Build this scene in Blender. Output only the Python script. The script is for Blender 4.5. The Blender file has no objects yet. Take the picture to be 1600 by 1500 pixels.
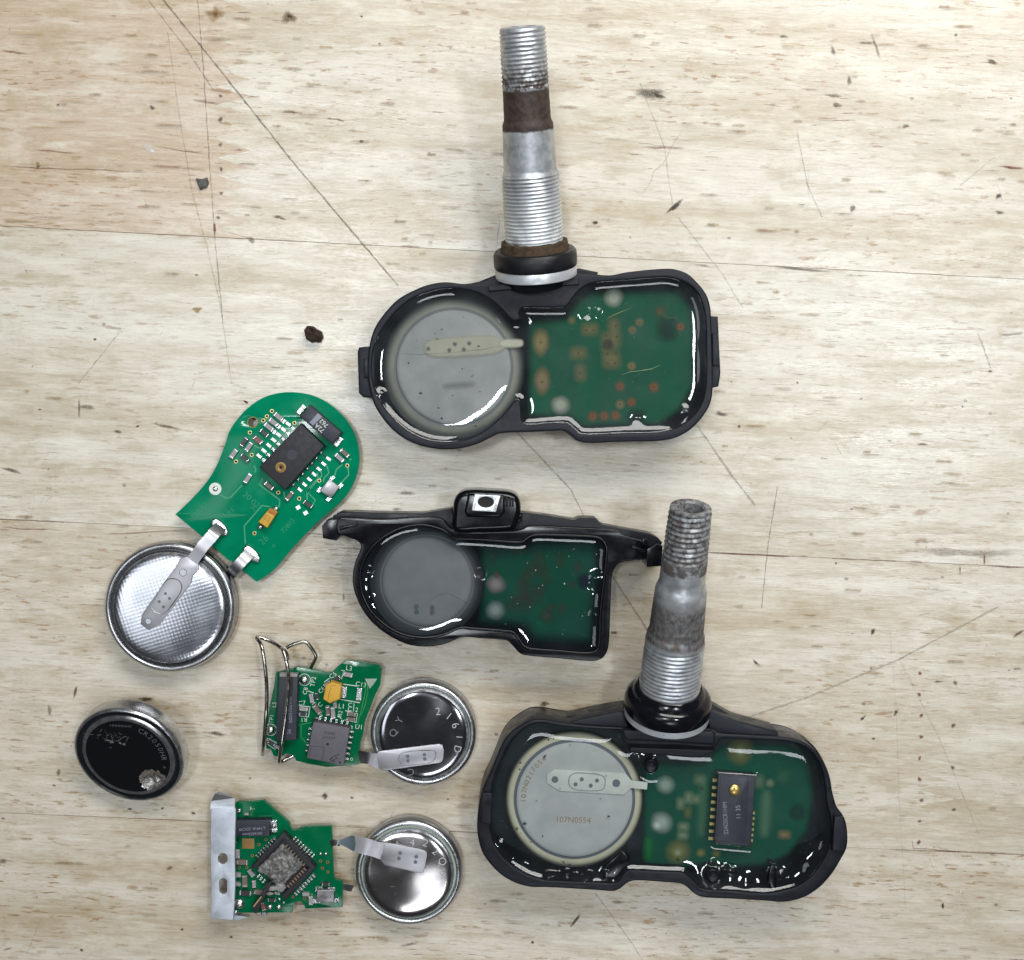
import bpy, bmesh, math, random
import numpy as np
from mathutils import Vector, Matrix, noise as mnoise

# ------------------------------------------------------------------ scene, camera, light
scene = bpy.context.scene
S = 0.001                      # all builder numbers are millimetres
F, H = 2031.0, 240.0           # focal length in photo pixels, camera height (mm)
PITCH = math.atan(90 / F)
SP, CP = math.sin(PITCH), math.cos(PITCH)

cam_data = bpy.data.cameras.new("camera")
cam = bpy.data.objects.new("camera", cam_data)
scene.collection.objects.link(cam)
cam.location = (0, 0, H * S)
cam.rotation_euler = (-PITCH, 0, 0)
cam_data.sensor_fit = 'HORIZONTAL'
cam_data.sensor_width = 36
cam_data.lens = F / 1600 * 36
cam_data.clip_start = 0.005
cam_data.clip_end = 20
scene.camera = cam

world = bpy.data.worlds.new("World")
scene.world = world
world.use_nodes = True
bg = world.node_tree.nodes["Background"]
bg.inputs[0].default_value = (0.92, 0.96, 1.0, 1)
bg.inputs[1].default_value = 0.045


def area_lamp(name, loc, target, sx, sy, power, col):
    ld = bpy.data.lights.new(name, 'AREA')
    ld.shape = 'RECTANGLE'
    ld.size, ld.size_y = sx, sy
    ld.energy = power
    ld.color = col
    o = bpy.data.objects.new(name, ld)
    scene.collection.objects.link(o)
    o.location = loc
    d = Vector(target) - Vector(loc)
    o.rotation_euler = d.to_track_quat('-Z', 'Y').to_euler()
    return o


area_lamp("added_key_light", (0.11, 0.30, 0.345), (0.015, 0.05, 0), 0.38, 0.15, 2.0, (1.0, 0.985, 0.95))  # added close key; its falloff stands in for shade over the lower bench
area_lamp("ceiling_panel_a", (-0.225, 0.17, 1.55), (-0.02, 0, 0), 0.26, 0.12, 5.5, (0.90, 0.96, 1.0))
area_lamp("ceiling_panel_b", (0.52, 0.06, 1.55), (0.05, 0, 0), 0.30, 0.12, 5.9, (0.90, 0.96, 1.0))
area_lamp("ceiling_panel_c", (0.12, -0.95, 1.55), (0, 0, 0), 0.50, 0.24, 3.6, (0.90, 0.95, 1.0))
area_lamp("added_reflection_panel", (-0.66, -0.12, 1.55), (0, 0, 0), 0.46, 0.28, 1.3, (0.90, 0.95, 1.0))  # added dim panel, gives the dimpled cell a pale reflection

scene.view_settings.view_transform = 'Standard'
scene.view_settings.look = 'None'
scene.view_settings.gamma = 1
scene.view_settings.exposure = -0.12
scene.view_settings.use_curve_mapping = False
scene.cycles.use_denoising = True
scene.cycles.denoising_prefilter = 'ACCURATE'
scene.cycles.max_bounces = 8
scene.cycles.diffuse_bounces = 2
scene.cycles.glossy_bounces = 4
scene.cycles.transparent_max_bounces = 24
scene.cycles.volume_bounces = 1
scene.cycles.sample_clamp_indirect = 6

# ------------------------------------------------------------------ pixel <-> world (mm)


def W(px, py, z=0.0):
    a, b = px - 800.0, py - 750.0
    d = Vector((a, -SP * F - b * CP, -CP * F + b * SP))
    t = (z - H) / d.z
    return Vector((d.x * t, d.y * t, z))


def proj(p):
    q = Vector((p[0], p[1], p[2] - H))
    fwd = -q.y * SP - q.z * CP
    up = q.y * CP - q.z * SP
    return 800 + F * q.x / fwd, 750 - F * up / fwd


def scl(z):
    return F / (H - z)


def crop(x0, y0, s):
    return lambda X, Y: (x0 + X * s, y0 + Y * s)


zA = crop(540, 400, .21333)
zB = crop(790, 400, .225)
zC = crop(730, 1090, .2266)
zD = crop(1000, 1090, .22667)
zE = crop(480, 740, .2067)
zF = crop(740, 760, .2)
zG = crop(260, 600, .21333)
zI = crop(150, 800, .17333)
zJ = crop(380, 980, .15333)
zK = crop(540, 1040, .1375)
zL = crop(310, 1230, .15)
zM = crop(510, 1250, .1467)
z7 = crop(100, 1080, .13125)

# ------------------------------------------------------------------ materials


class NT:
    """tiny helper around a material node tree"""

    def __init__(self, name):
        self.m = bpy.data.materials.new(name)
        self.m.use_nodes = True
        self.t = self.m.node_tree
        self.t.nodes.clear()
        self.out = self.t.nodes.new("ShaderNodeOutputMaterial")

    def n(self, typ, **kw):
        nd = self.t.nodes.new(typ)
        for k, v in kw.items():
            setattr(nd, k, v)
        return nd

    def l(self, a, b):
        self.t.links.new(a, b)

    def set(self, sock, v):
        if isinstance(v, bpy.types.NodeSocket):
            self.l(v, sock)
        elif v is not None:
            sock.default_value = v

    def math(self, op, a, b=0.0, c=None, clamp=False):
        nd = self.n("ShaderNodeMath", operation=op, use_clamp=clamp)
        self.set(nd.inputs[0], a)
        self.set(nd.inputs[1], b)
        if c is not None:
            self.set(nd.inputs[2], c)
        return nd.outputs[0]

    def ramp(self, v, lo, hi, a=0.0, b=1.0):
        nd = self.n("ShaderNodeMapRange", interpolation_type='SMOOTHSTEP')
        self.set(nd.inputs[0], v)
        for i, x in enumerate((lo, hi, a, b)):
            self.set(nd.inputs[i + 1], x)
        return nd.outputs[0]

    def mix(self, f, a, b, blend='MIX'):
        nd = self.n("ShaderNodeMix", data_type='RGBA', blend_type=blend)
        self.set(nd.inputs[0], f)
        self.set(nd.inputs[6], a)
        self.set(nd.inputs[7], b)
        return nd.outputs[2]

    def coords(self, sc=(1, 1, 1), rot=0.0, off=None, src=None):
        if src is None:
            src = self.n("ShaderNodeTexCoord").outputs["Object"]
        mp = self.n("ShaderNodeMapping", vector_type='POINT')
        self.l(src, mp.inputs[0])
        mp.inputs[2].default_value = (0, 0, rot)
        mp.inputs[3].default_value = tuple(1000 * s for s in sc)
        return mp.outputs[0]

    def noise(self, vec, scale=1.0, detail=2.0, rough=0.5, dist=0.0):
        nd = self.n("ShaderNodeTexNoise")
        self.l(vec, nd.inputs["Vector"])
        nd.inputs["Scale"].default_value = scale
        nd.inputs["Detail"].default_value = detail
        nd.inputs["Roughness"].default_value = rough
        nd.inputs["Distortion"].default_value = dist
        return nd.outputs[0]

    def principled(self, col, rough=0.5, metal=0.0, spec=0.5, normal=None, coat=0.0):
        p = self.n("ShaderNodeBsdfPrincipled")
        self.set(p.inputs["Base Color"], col)
        self.set(p.inputs["Roughness"], rough)
        self.set(p.inputs["Metallic"], metal)
        self.set(p.inputs["Specular IOR Level"], spec)
        p.inputs["Coat Weight"].default_value = coat
        if normal is not None:
            self.l(normal, p.inputs["Normal"])
        return p

    def bump(self, h, strength=0.3, dist=0.0001):
        b = self.n("ShaderNodeBump")
        b.inputs["Strength"].default_value = strength
        b.inputs["Distance"].default_value = dist
        self.l(h, b.inputs["Height"])
        return b.outputs[0]

    def done(self, sh):
        self.l(sh, self.out.inputs[0])
        return self.m


def c4(r, g, b):
    return (r, g, b, 1.0)


def srgb(r, g, b):
    f = lambda v: (v / 255 / 12.92) if v < 10.3 else ((v / 255 + 0.055) / 1.055) ** 2.4
    return (f(r), f(g), f(b), 1.0)


def simple(name, col, rough=0.5, metal=0.0, spec=0.5, var=0.12, nscale=0.8, bumpd=0.0, rvar=0.08, coat=0.0):
    """plain surface with slight mottling of colour and gloss"""
    k = NT(name)
    v = k.coords()
    nz = k.noise(v, nscale, 4, 0.6)
    dark = tuple(c * (1 - var) for c in col[:3]) + (1,)
    lite = tuple(min(1, c * (1 + var)) for c in col[:3]) + (1,)
    cc = k.mix(k.ramp(nz, .3, .7), dark, lite)
    rr = k.ramp(nz, .3, .7, max(0.02, rough - rvar), min(1, rough + rvar))
    nm = None
    if bumpd:
        nm = k.bump(k.noise(v, 6.0, 3, 0.6), 0.5, bumpd)
    return k.done(k.principled(cc, rr, metal, spec, nm, coat).outputs[0])


def wood_material():
    k = NT("bench_wood")
    tc = k.n("ShaderNodeTexCoord").outputs["Object"]
    off = k.n("ShaderNodeAttribute", attribute_type='OBJECT', attribute_name="grain_shift")
    add = k.n("ShaderNodeVectorMath", operation='ADD')
    k.l(tc, add.inputs[0])
    k.l(off.outputs["Vector"], add.inputs[1])
    src = add.outputs[0]
    ROT = math.radians(2.5)
    base = k.coords((1, 1, 1), ROT, src=src)
    # gentle waviness of the fibres
    wob = k.noise(k.coords((.018, .05, 1), ROT, src=src), 1.0, 2)
    sep = k.n("ShaderNodeSeparateXYZ")
    k.l(base, sep.inputs[0])
    yy = k.math('ADD', sep.outputs[1], k.math('MULTIPLY', k.math('SUBTRACT', wob, .5), 3.0))

    def vec(sx, sy, z=0.0):
        cb = k.n("ShaderNodeCombineXYZ")
        k.l(k.math('MULTIPLY', sep.outputs[0], sx), cb.inputs[0])
        k.l(k.math('MULTIPLY', yy, sy), cb.inputs[1])
        cb.inputs[2].default_value = z
        return cb.outputs[0]
    tone = k.n("ShaderNodeAttribute", attribute_type='OBJECT', attribute_name="tone").outputs["Fac"]
    streak = k.n("ShaderNodeAttribute", attribute_type='OBJECT', attribute_name="streak").outputs["Fac"]
    bands = k.noise(vec(.012, .11, 3.1), 1.0, 4, .6)
    fine = k.noise(vec(.20, 2.4, 1.7), 1.0, 4, .65)
    fibre = k.noise(vec(.35, 9.0, 8.2), 1.0, 2, .6)
    clouds = k.noise(vec(.03, .05, 5.0), 1.0, 3, .5)
    col = k.mix(k.ramp(bands, .36, .66), srgb(217, 211, 197), srgb(191, 178, 153))
    col = k.mix(k.math('MULTIPLY', k.ramp(clouds, .45, .75), .35), col, srgb(194, 188, 170))
    col = k.mix(k.math('MULTIPLY', tone, 1.0), col, k.mix(.62, col, srgb(188, 156, 124)))
    col = k.mix(k.math('MULTIPLY', k.ramp(fine, .50, .64), .26), col, srgb(158, 140, 106))
    col = k.mix(k.math('MULTIPLY', k.ramp(fine, .50, .34), .26), col, srgb(228, 223, 208))
    # short tan dashes typical of the pore lines
    dmask = k.ramp(k.noise(vec(.022, .06, 12.0), 1.0, 3), .40, .60)
    dash = k.ramp(k.noise(vec(.26, 1.35, 21.0), 1.0, 4, .62), .575, .625)
    dash = k.math('MULTIPLY', dash, dmask)
    col = k.mix(k.math('MULTIPLY', dash, k.math('MULTIPLY_ADD', streak, .45, .5)), col, srgb(158, 124, 84))
    dash2 = k.ramp(k.noise(vec(.16, 2.3, 33.0), 1.0, 4, .6), .635, .675)
    dash2 = k.math('MULTIPLY', dash2, k.ramp(k.noise(vec(.02, .05, 2.0), 1.0, 2), .45, .62))
    col = k.mix(k.math('MULTIPLY', dash2, k.math('MULTIPLY_ADD', streak, .5, .45)), col, srgb(112, 80, 58))
    pores = k.ramp(k.noise(vec(.8, 5.5, 63.0), 1.0, 2, .5), .64, .70)
    col = k.mix(k.math('MULTIPLY', pores, .42), col, srgb(134, 110, 78))
    # soft tan clouds and worn patches
    blot = k.ramp(k.noise(vec(.09, .17, 51.0), 1.0, 7, .70), .50, .68)
    col = k.mix(k.math('MULTIPLY', blot, .55), col, srgb(168, 148, 108))
    pale = k.ramp(k.noise(vec(.07, .15, 77.0), 1.0, 7, .70), .50, .68)
    col = k.mix(k.math('MULTIPLY', pale, .55), col, srgb(226, 220, 204))
    mott = k.noise(k.coords((1.6, 1.9, 1), ROT, src=src), 1.0, 4, .7)
    col = k.mix(k.math('MULTIPLY', k.ramp(mott, .52, .72), .16), col, srgb(150, 128, 100))
    broad = k.noise(vec(.05, .32, 91.0), 1.0, 6, .68)
    col = k.mix(k.math('MULTIPLY', k.ramp(broad, .54, .64), .34), col, srgb(160, 138, 100))
    col = k.mix(k.math('MULTIPLY', k.ramp(broad, .48, .34), .45), col, srgb(228, 223, 208))
    # grime held in small dots
    dots = k.n("ShaderNodeTexVoronoi", feature='F1')
    k.l(vec(.22, .3, 0), dots.inputs["Vector"])
    dots.inputs["Scale"].default_value = 1.0
    dsz = k.n("ShaderNodeSeparateColor")
    k.l(dots.outputs["Color"], dsz.inputs[0])
    dthr = k.math('MULTIPLY', k.ramp(dsz.outputs[0], .82, 1.0), .10)
    dd = k.math('LESS_THAN', dots.outputs["Distance"], dthr)
    col = k.mix(k.math('MULTIPLY', dd, .6), col, srgb(74, 62, 52))
    # broad handling stain, grey
    stain = k.ramp(k.noise(k.coords((.02, .028, 1), 0.4, src=src), 1.0, 4, .6), .56, .74)
    col = k.mix(k.math('MULTIPLY', stain, .22), col, srgb(140, 128, 112))
    hgt = k.math('ADD', k.math('MULTIPLY', fibre, .7), k.math('MULTIPLY', fine, .6))
    hgt = k.math('SUBTRACT', hgt, k.math('MULTIPLY', dash2, .5))
    hgt = k.math('ADD', hgt, k.math('MULTIPLY', clouds, .8))
    nm = k.bump(hgt, .55, .00006)
    rough = k.ramp(k.noise(vec(.05, .35, 40.0), 1.0, 4, .6), .3, .7, .24, .38)
    p = k.principled(col, rough, 0, .8, nm, .45)
    p.inputs["Coat Roughness"].default_value = .26
    k.l(k.bump(hgt, .35, .00005), p.inputs["Coat Normal"])
    return k.done(p.outputs[0])


def decal_material(name="surface_marks", grain=True):
    k = NT(name)
    a = k.n("ShaderNodeAttribute", attribute_name="mark")
    tr = k.n("ShaderNodeBsdfTransparent")
    p = k.principled(a.outputs["Color"], .5, 0, .3)
    nz = k.noise(k.coords(), 3.0, 4, .7)
    al = k.math('MULTIPLY', a.outputs["Alpha"], k.ramp(nz, .28, .58, .35, 1.0)) if grain else a.outputs["Alpha"]
    mx = k.n("ShaderNodeMixShader")
    k.l(al, mx.inputs[0])
    k.l(tr.outputs[0], mx.inputs[1])
    k.l(p.outputs[0], mx.inputs[2])
    return k.done(mx.outputs[0])


def resin_material(name, tint, absorb, dens, scat, haze, hazecol):
    k = NT(name)
    v = k.coords()
    tr = k.n("ShaderNodeBsdfTransparent")
    tr.inputs[0].default_value = tint
    df = k.n("ShaderNodeBsdfDiffuse")
    df.inputs[0].default_value = hazecol
    m0 = k.n("ShaderNodeMixShader")
    hz = k.ramp(k.noise(v, .12, 4, .6), .35, .7, haze * .55, haze * 1.4)
    k.l(hz, m0.inputs[0])
    k.l(tr.outputs[0], m0.inputs[1])
    k.l(df.outputs[0], m0.inputs[2])
    gl = k.n("ShaderNodeBsdfGlossy")
    gl.inputs["Roughness"].default_value = .035
    nm = k.bump(k.noise(v, .4, 1, .5), .08, .00006)
    k.l(nm, gl.inputs["Normal"])
    fr = k.n("ShaderNodeFresnel")
    fr.inputs[0].default_value = 1.58
    k.l(nm, fr.inputs["Normal"])
    m1 = k.n("ShaderNodeMixShader")
    geo = k.n("ShaderNodeNewGeometry")
    front = k.math('SUBTRACT', 1.0, geo.outputs["Backfacing"])
    k.l(k.math('MULTIPLY', fr.outputs[0], front), m1.inputs[0])
    k.l(m0.outputs[0], m1.inputs[1])
    k.l(gl.outputs[0], m1.inputs[2])
    ab = k.n("ShaderNodeVolumeAbsorption")
    ab.inputs[0].default_value = absorb
    ab.inputs[1].default_value = dens
    k.l(ab.outputs[0], k.out.inputs[1])
    return k.done(m1.outputs[0])


def stem_material(name, kind):
    """worn valve metal: bands of grime and oxide along the stem (attribute 'along', 0 base .. 1 tip)"""
    k = NT(name)
    a = k.n("ShaderNodeAttribute", attribute_name="along").outputs["Fac"]
    v = k.coords()
    n1 = k.noise(v, .45, 5, .65)
    n2 = k.noise(k.coords((1, .8, 1.4)), 1.1, 5, .6)
    n3 = k.noise(v, .16, 3, .5)
    metal = k.mix(k.ramp(n1, .35, .65), srgb(206, 210, 214), srgb(172, 176, 182))
    dirt = srgb(44, 36, 32)
    aw = k.math('ADD', a, k.math('MULTIPLY', k.math('SUBTRACT', n1, .5), .02))
    if kind == 1:
        band = k.math('MULTIPLY', k.ramp(aw, .600, .612), k.ramp(aw, .775, .76))
        fade = k.math('MULTIPLY', k.ramp(aw, .75, .76), k.math('MULTIPLY', k.ramp(aw, .93, .78), k.ramp(n2, .38, .56)))
        g = k.math('MAXIMUM', band, fade)
        white = k.math('MULTIPLY', k.math('MULTIPLY', k.ramp(a, .42, .16), k.ramp(n1, .34, .56)), .9)
        col = k.mix(white, metal, srgb(224, 228, 230))
        col = k.mix(g, col, k.mix(k.ramp(n2, .4, .6), srgb(52, 42, 38), srgb(74, 60, 52)))
        rough = k.ramp(g, 0, 1, .40, .62)
        met = k.math('MULTIPLY', k.math('SUBTRACT', 1.0, g), k.math('SUBTRACT', 1.0, k.math('MULTIPLY', white, .8)))
    else:
        stain = k.math('MULTIPLY', k.math('MULTIPLY', k.ramp(aw, .36, .40), k.ramp(aw, .62, .55)), k.ramp(n3, .24, .40))
        stain = k.math('MULTIPLY', stain, k.ramp(n2, .20, .70, .62, 1.0))
        thr = k.math('MULTIPLY', k.ramp(aw, .715, .74), k.ramp(n2, .36, .62, .3, .95))
        thr2 = k.math('MULTIPLY', k.math('MULTIPLY', k.math('MULTIPLY', k.ramp(aw, .715, .725), k.ramp(n1, .34, .5)), k.ramp(aw, .84, .74)), .95)
        specks = k.math('MULTIPLY', k.ramp(n2, .74, .80), .4)
        g = k.math('MAXIMUM', k.math('MAXIMUM', stain, thr), k.math('MAXIMUM', thr2, specks))
        g = k.math('MULTIPLY', g, .95)
        col = k.mix(g, metal, k.mix(k.ramp(n1, .4, .6), srgb(40, 34, 32), srgb(84, 72, 64)))
        rough = k.ramp(g, 0, 1, .38, .6)
        met = k.math('SUBTRACT', 1.0, k.math('MULTIPLY', g, .9))
    nm = k.bump(n2, .4, .00010)
    p = k.principled(col, rough, k.math('MULTIPLY', met, .6), .5, nm)
    return k.done(p.outputs[0])


def steel(name, col, rough, dimple=0.0, wob=.00010, wscale=.10, scr=.35):
    """bright battery steel with soft warps, fine scratches and optional pressed dimples"""
    k = NT(name)
    v = k.coords()
    w = k.noise(v, wscale, 0, .5)
    nm = k.n("ShaderNodeBump")
    nm.inputs["Strength"].default_value = 1.0
    nm.inputs["Distance"].default_value = wob
    h = k.math('MULTIPLY', w, 8.0)
    if dimple:
        sp = k.n("ShaderNodeSeparateXYZ")
        k.l(k.coords((1, 1, 1), math.radians(28)), sp.inputs[0])
        sx = k.math('SINE', k.math('MULTIPLY', sp.outputs[0], 6.9))
        sy = k.math('SINE', k.math('MULTIPLY', sp.outputs[1], 6.9))
        h = k.math('ADD', h, k.math('MULTIPLY', k.math('MULTIPLY', sx, sy), dimple))
    k.l(h, nm.inputs["Height"])
    s1 = k.noise(k.coords((.25, 7, 1), .6), 1.0, 3, .7)
    s2 = k.noise(k.coords((6, .3, 1), -.3), 1.0, 3, .7)
    sc = k.math('MULTIPLY', k.math('ADD', k.ramp(s1, .62, .74), k.ramp(s2, .64, .76)), scr)
    r = k.math('ADD', k.ramp(k.noise(v, .25, 2, .5), .35, .7, rough * .9, rough * 1.12), k.math('MULTIPLY', sc, .25))
    p = k.principled(k.mix(k.ramp(k.noise(v, .3, 3), .35, .65), tuple(c * .95 for c in col[:3]) + (1,), col), r, 1.0, .5, nm.outputs[0])
    return k.done(p.outputs[0])


def soft_surface(name, col, rough=.6, var=.08):
    """matte surface seen through cloudy resin: opacity falls off with the 'soft' attribute"""
    k = NT(name)
    nz = k.noise(k.coords(), .2, 3, .5)
    dark = tuple(c * (1 - var) for c in col[:3]) + (1,)
    lite = tuple(min(1, c * (1 + var)) for c in col[:3]) + (1,)
    p = k.principled(k.mix(k.ramp(nz, .3, .7), dark, lite), rough, 0, .2)
    a = k.n("ShaderNodeAttribute", attribute_name="soft").outputs["Fac"]
    mx = k.n("ShaderNodeMixShader")
    k.l(a, mx.inputs[0])
    k.l(k.n("ShaderNodeBsdfTransparent").outputs[0], mx.inputs[1])
    k.l(p.outputs[0], mx.inputs[2])
    return k.done(mx.outputs[0])


M = {}
M['wood'] = wood_material()
M['mark'] = decal_material()
M['mark_soft'] = decal_material("potted_marks", False)
M['plastic'] = simple("housing_plastic", srgb(28, 31, 39), .42, 0, .22, .10, .5, .00003)
M['plastic_gloss'] = simple("housing_plastic_dark", srgb(10, 12, 17), .20, 0, .35, .10, .5, .00001, .03)
M['plastic_mid'] = simple("housing_plastic_lower", srgb(21, 24, 31), .36, 0, .22, .12, .5, .00002)
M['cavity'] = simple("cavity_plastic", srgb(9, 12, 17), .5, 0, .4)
M['rubber'] = simple("rubber", srgb(27, 27, 31), .42, 0, .4, .15, .6, .00002)
M['rubber_wet'] = simple("rubber_shiny", srgb(15, 17, 23), .16, 0, .5, .15, .6)
M['washer'] = simple("washer_metal", srgb(206, 210, 216), .34, .4, .5, .05, .5)
M['resin_a'] = resin_material("resin_a", (.95, .95, .95, 1), (.82, .87, .85, 1), 560, 0, .14, srgb(100, 108, 114))
M['resin_b'] = resin_material("resin_b", (.90, .90, .93, 1), (.78, .84, .85, 1), 700, 0, .09, srgb(72, 82, 94))
M['resin_c'] = resin_material("resin_c", (.95, .96, .96, 1), (.82, .88, .86, 1), 520, 0, .075, srgb(98, 106, 114))
M['cell_cap'] = soft_surface("potted_cell_cap", srgb(174, 174, 174))
M['cell_rim'] = soft_surface("potted_cell_rim", srgb(160, 157, 149))
M['cell_cap_dim'] = soft_surface("potted_cell_cap_dim", srgb(150, 147, 145))
M['cell_rim_dim'] = soft_surface("potted_cell_rim_dim", srgb(128, 124, 123))
M['cell_cap_clear'] = soft_surface("potted_cell_cap_clear", srgb(178, 179, 179))
M['cell_rim_clear'] = soft_surface("potted_cell_rim_clear", srgb(196, 189, 166))
M['cell_ring_clear'] = soft_surface("potted_cell_groove_clear", srgb(104, 107, 116))
M['cell_ring'] = soft_surface("potted_cell_ring", srgb(132, 133, 134))
M['tab_potted'] = simple("potted_tab", srgb(174, 180, 176), .6, 0, .3, .05, .4)
M['tab_clear'] = simple("potted_tab_clear", srgb(196, 200, 194), .55, 0, .3, .05, .4)
M['tab_dark'] = simple("tab_dark", srgb(104, 108, 112), .6, 0, .3)
M['pcb_a'] = soft_surface("potted_pcb_a", srgb(0, 98, 68))
M['pcb_b'] = soft_surface("potted_pcb_b", srgb(0, 84, 64))
M['pcb'] = simple("board_green", srgb(0, 126, 90), .10, 0, .25, .08, .25, 0, .03)
M['pcb2'] = simple("board_green_dark", srgb(0, 96, 60), .12, 0, .25, .08, .25)
M['pcb_edge'] = simple("board_edge", srgb(104, 120, 60), .6)
M['trace'] = simple("board_trace", srgb(40, 146, 104), .35, 0, .5, .05)
M['trace_dark'] = simple("board_trace_dark", srgb(24, 136, 96), .35, 0, .5, .05)
M['trace2'] = simple("board_trace_deep", srgb(28, 128, 66), .35, 0, .5, .05)
M['solder'] = simple("solder", srgb(206, 208, 208), .22, 1.0, .5, .10, 1.2, .00004)
M['pad'] = simple("tinned_pad", srgb(226, 226, 220), .38, .7, .5, .06, 1.2)
M['gold'] = simple("gold_ring", srgb(206, 184, 128), .34, .6, .5, .08)
M['copper'] = simple("bare_copper", srgb(150, 116, 66), .45, .4, .5, .08)
M['hole'] = simple("hole_dark", srgb(16, 14, 12), .7)
M['chip'] = simple("chip_black", srgb(38, 37, 42), .52, 0, .4, .10, 1.2, .00002)
M['chip_grey'] = simple("chip_grey", srgb(92, 88, 96), .42, 0, .45, .06, 1.2, .00002)
M['chip_blue'] = simple("chip_bluish", srgb(38, 41, 52), .42, 0, .45, .10, .8, .00002)
M['smd_grey'] = simple("ceramic_grey", srgb(150, 146, 150), .42)
M['smd_dark'] = simple("ceramic_dark", srgb(46, 44, 46), .40)
M['smd_brown'] = simple("ceramic_brown", srgb(110, 96, 90), .42)
M['smd_red'] = simple("ceramic_red", srgb(122, 72, 70), .42)
M['crystal'] = simple("crystal_can", srgb(150, 148, 150), .34, .75, .5, .06, .7)
M['tantalum'] = simple("tantalum_yellow", srgb(206, 160, 56), .45, 0, .4, .08, .8)
M['tantalum_end'] = simple("tantalum_stripe", srgb(168, 104, 34), .45, 0, .4, .08, .8)
M['grey_print'] = simple("grey_print", srgb(138, 142, 156), .5)
M['silk'] = simple("white_print", srgb(222, 230, 222), .6)
M['etch'] = simple("etched_letter", srgb(196, 198, 200), .5, .3)
M['etch_dim'] = simple("etched_letter_dim", srgb(126, 130, 138), .5, .2)
M['tan_print'] = simple("tan_print", srgb(140, 120, 88), .6)
M['brass'] = simple("brass_port", srgb(204, 178, 112), .30, .8, .5, .08)
M['bracket'] = simple("zinc_bracket", srgb(196, 202, 212), .40, .5, .5, .10, .35, .00006)
M['wire'] = simple("plated_wire", srgb(176, 172, 166), .20, 1.0, .5, .10, .8)
M['strap'] = steel("tab_strip_metal", srgb(176, 174, 178), .38, 0, .000006, .2, .1)
M['strap_reflection'] = simple("strip_leg_reflection", srgb(128, 144, 154), .35, .3, .5, .08, .6)  # strip metal with its pale bluish reflection put into the colour
M['steel_dimple'] = steel("cell_steel_dimpled", srgb(200, 202, 210), .22, .055, .00008, .06, .15)
M['steel_rim'] = simple("cell_rim_metal", srgb(190, 191, 194), .27, .93, .5, .06, .6)
M['steel_edge'] = steel("cell_steel_rim", srgb(198, 200, 204), .38, 0, .000006, .3, .15)
M['steel_dark'] = steel("cell_steel_mirror", srgb(158, 158, 164), .12, 0, .00010, .11)
M['steel_black'] = steel("cell_steel_black", srgb(112, 114, 120), .08, 0, .00005, .08)
M['dent'] = simple("melted_steel", srgb(196, 192, 186), .20, .9, .5, .25, .9, .0002)
M['steel_side'] = steel("cell_steel_side", srgb(120, 122, 126), .16, 0, .00001, .2, .1)
M['steel_warm'] = steel("cell_steel_scuffed", srgb(184, 178, 178), .17, 0, .00014, .12, .6)
M['gasket'] = simple("cell_gasket", srgb(150, 164, 150), .4, 0, .5)
M['gasket_dark'] = simple("cell_gasket_dark", srgb(24, 28, 30), .3, 0, .5)
M['nut'] = simple("nut_metal", srgb(224, 228, 234), .28, .5, .5, .12, 1.0, .00005)
M['rust'] = simple("corroded_crust", srgb(74, 60, 46), .8, 0, .3, .45, 1.2, .00025)
M['bark'] = simple("bark_chip", srgb(58, 42, 34), .75, 0, .3, .4, .8, .0003)
M['flake'] = simple("grey_flake", srgb(92, 92, 88), .6, 0, .4, .4, .7, .0002)
M['clear_glue'] = simple("glue_drop", srgb(222, 220, 222), .15, 0, .5, .05)
M['lump'] = simple("epoxy_rubble", srgb(140, 139, 137), .34, .3, .5, .35, .7, .0003)

# ------------------------------------------------------------------ object helpers
ORIGIN = {}


def link(o):
    scene.collection.objects.link(o)
    return o


def thing(name, label, cat, at):
    o = bpy.data.objects.new(name, None)
    o.empty_display_size = .003
    link(o)
    o.location = at * S
    o["label"] = label
    o["category"] = cat
    ORIGIN[o.name] = at.copy()
    return o


def make(name, me, mat, parent=None, smooth=None, world=True):
    """link a mesh whose vertices are in world millimetres as a child of parent"""
    org = ORIGIN[parent.name] if parent else Vector((0, 0, 0))
    if world:
        me.transform(Matrix.Scale(S, 4) @ Matrix.Translation(-org))
    if mat is not None:
        mats = mat if isinstance(mat, (list, tuple)) else [mat]
        for m in mats:
            me.materials.append(m)
    if smooth is not None:
        me.shade_smooth()
        if smooth < 179:
            me.set_sharp_from_angle(angle=math.radians(smooth))
    o = bpy.data.objects.new(name, me)
    link(o)
    if parent:
        o.parent = parent
    ORIGIN[o.name] = org.copy()
    return o


def pydata(name, verts, faces):
    me = bpy.data.meshes.new(name)
    me.from_pydata([tuple(v) for v in verts], [], faces)
    me.update()
    return me


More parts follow.
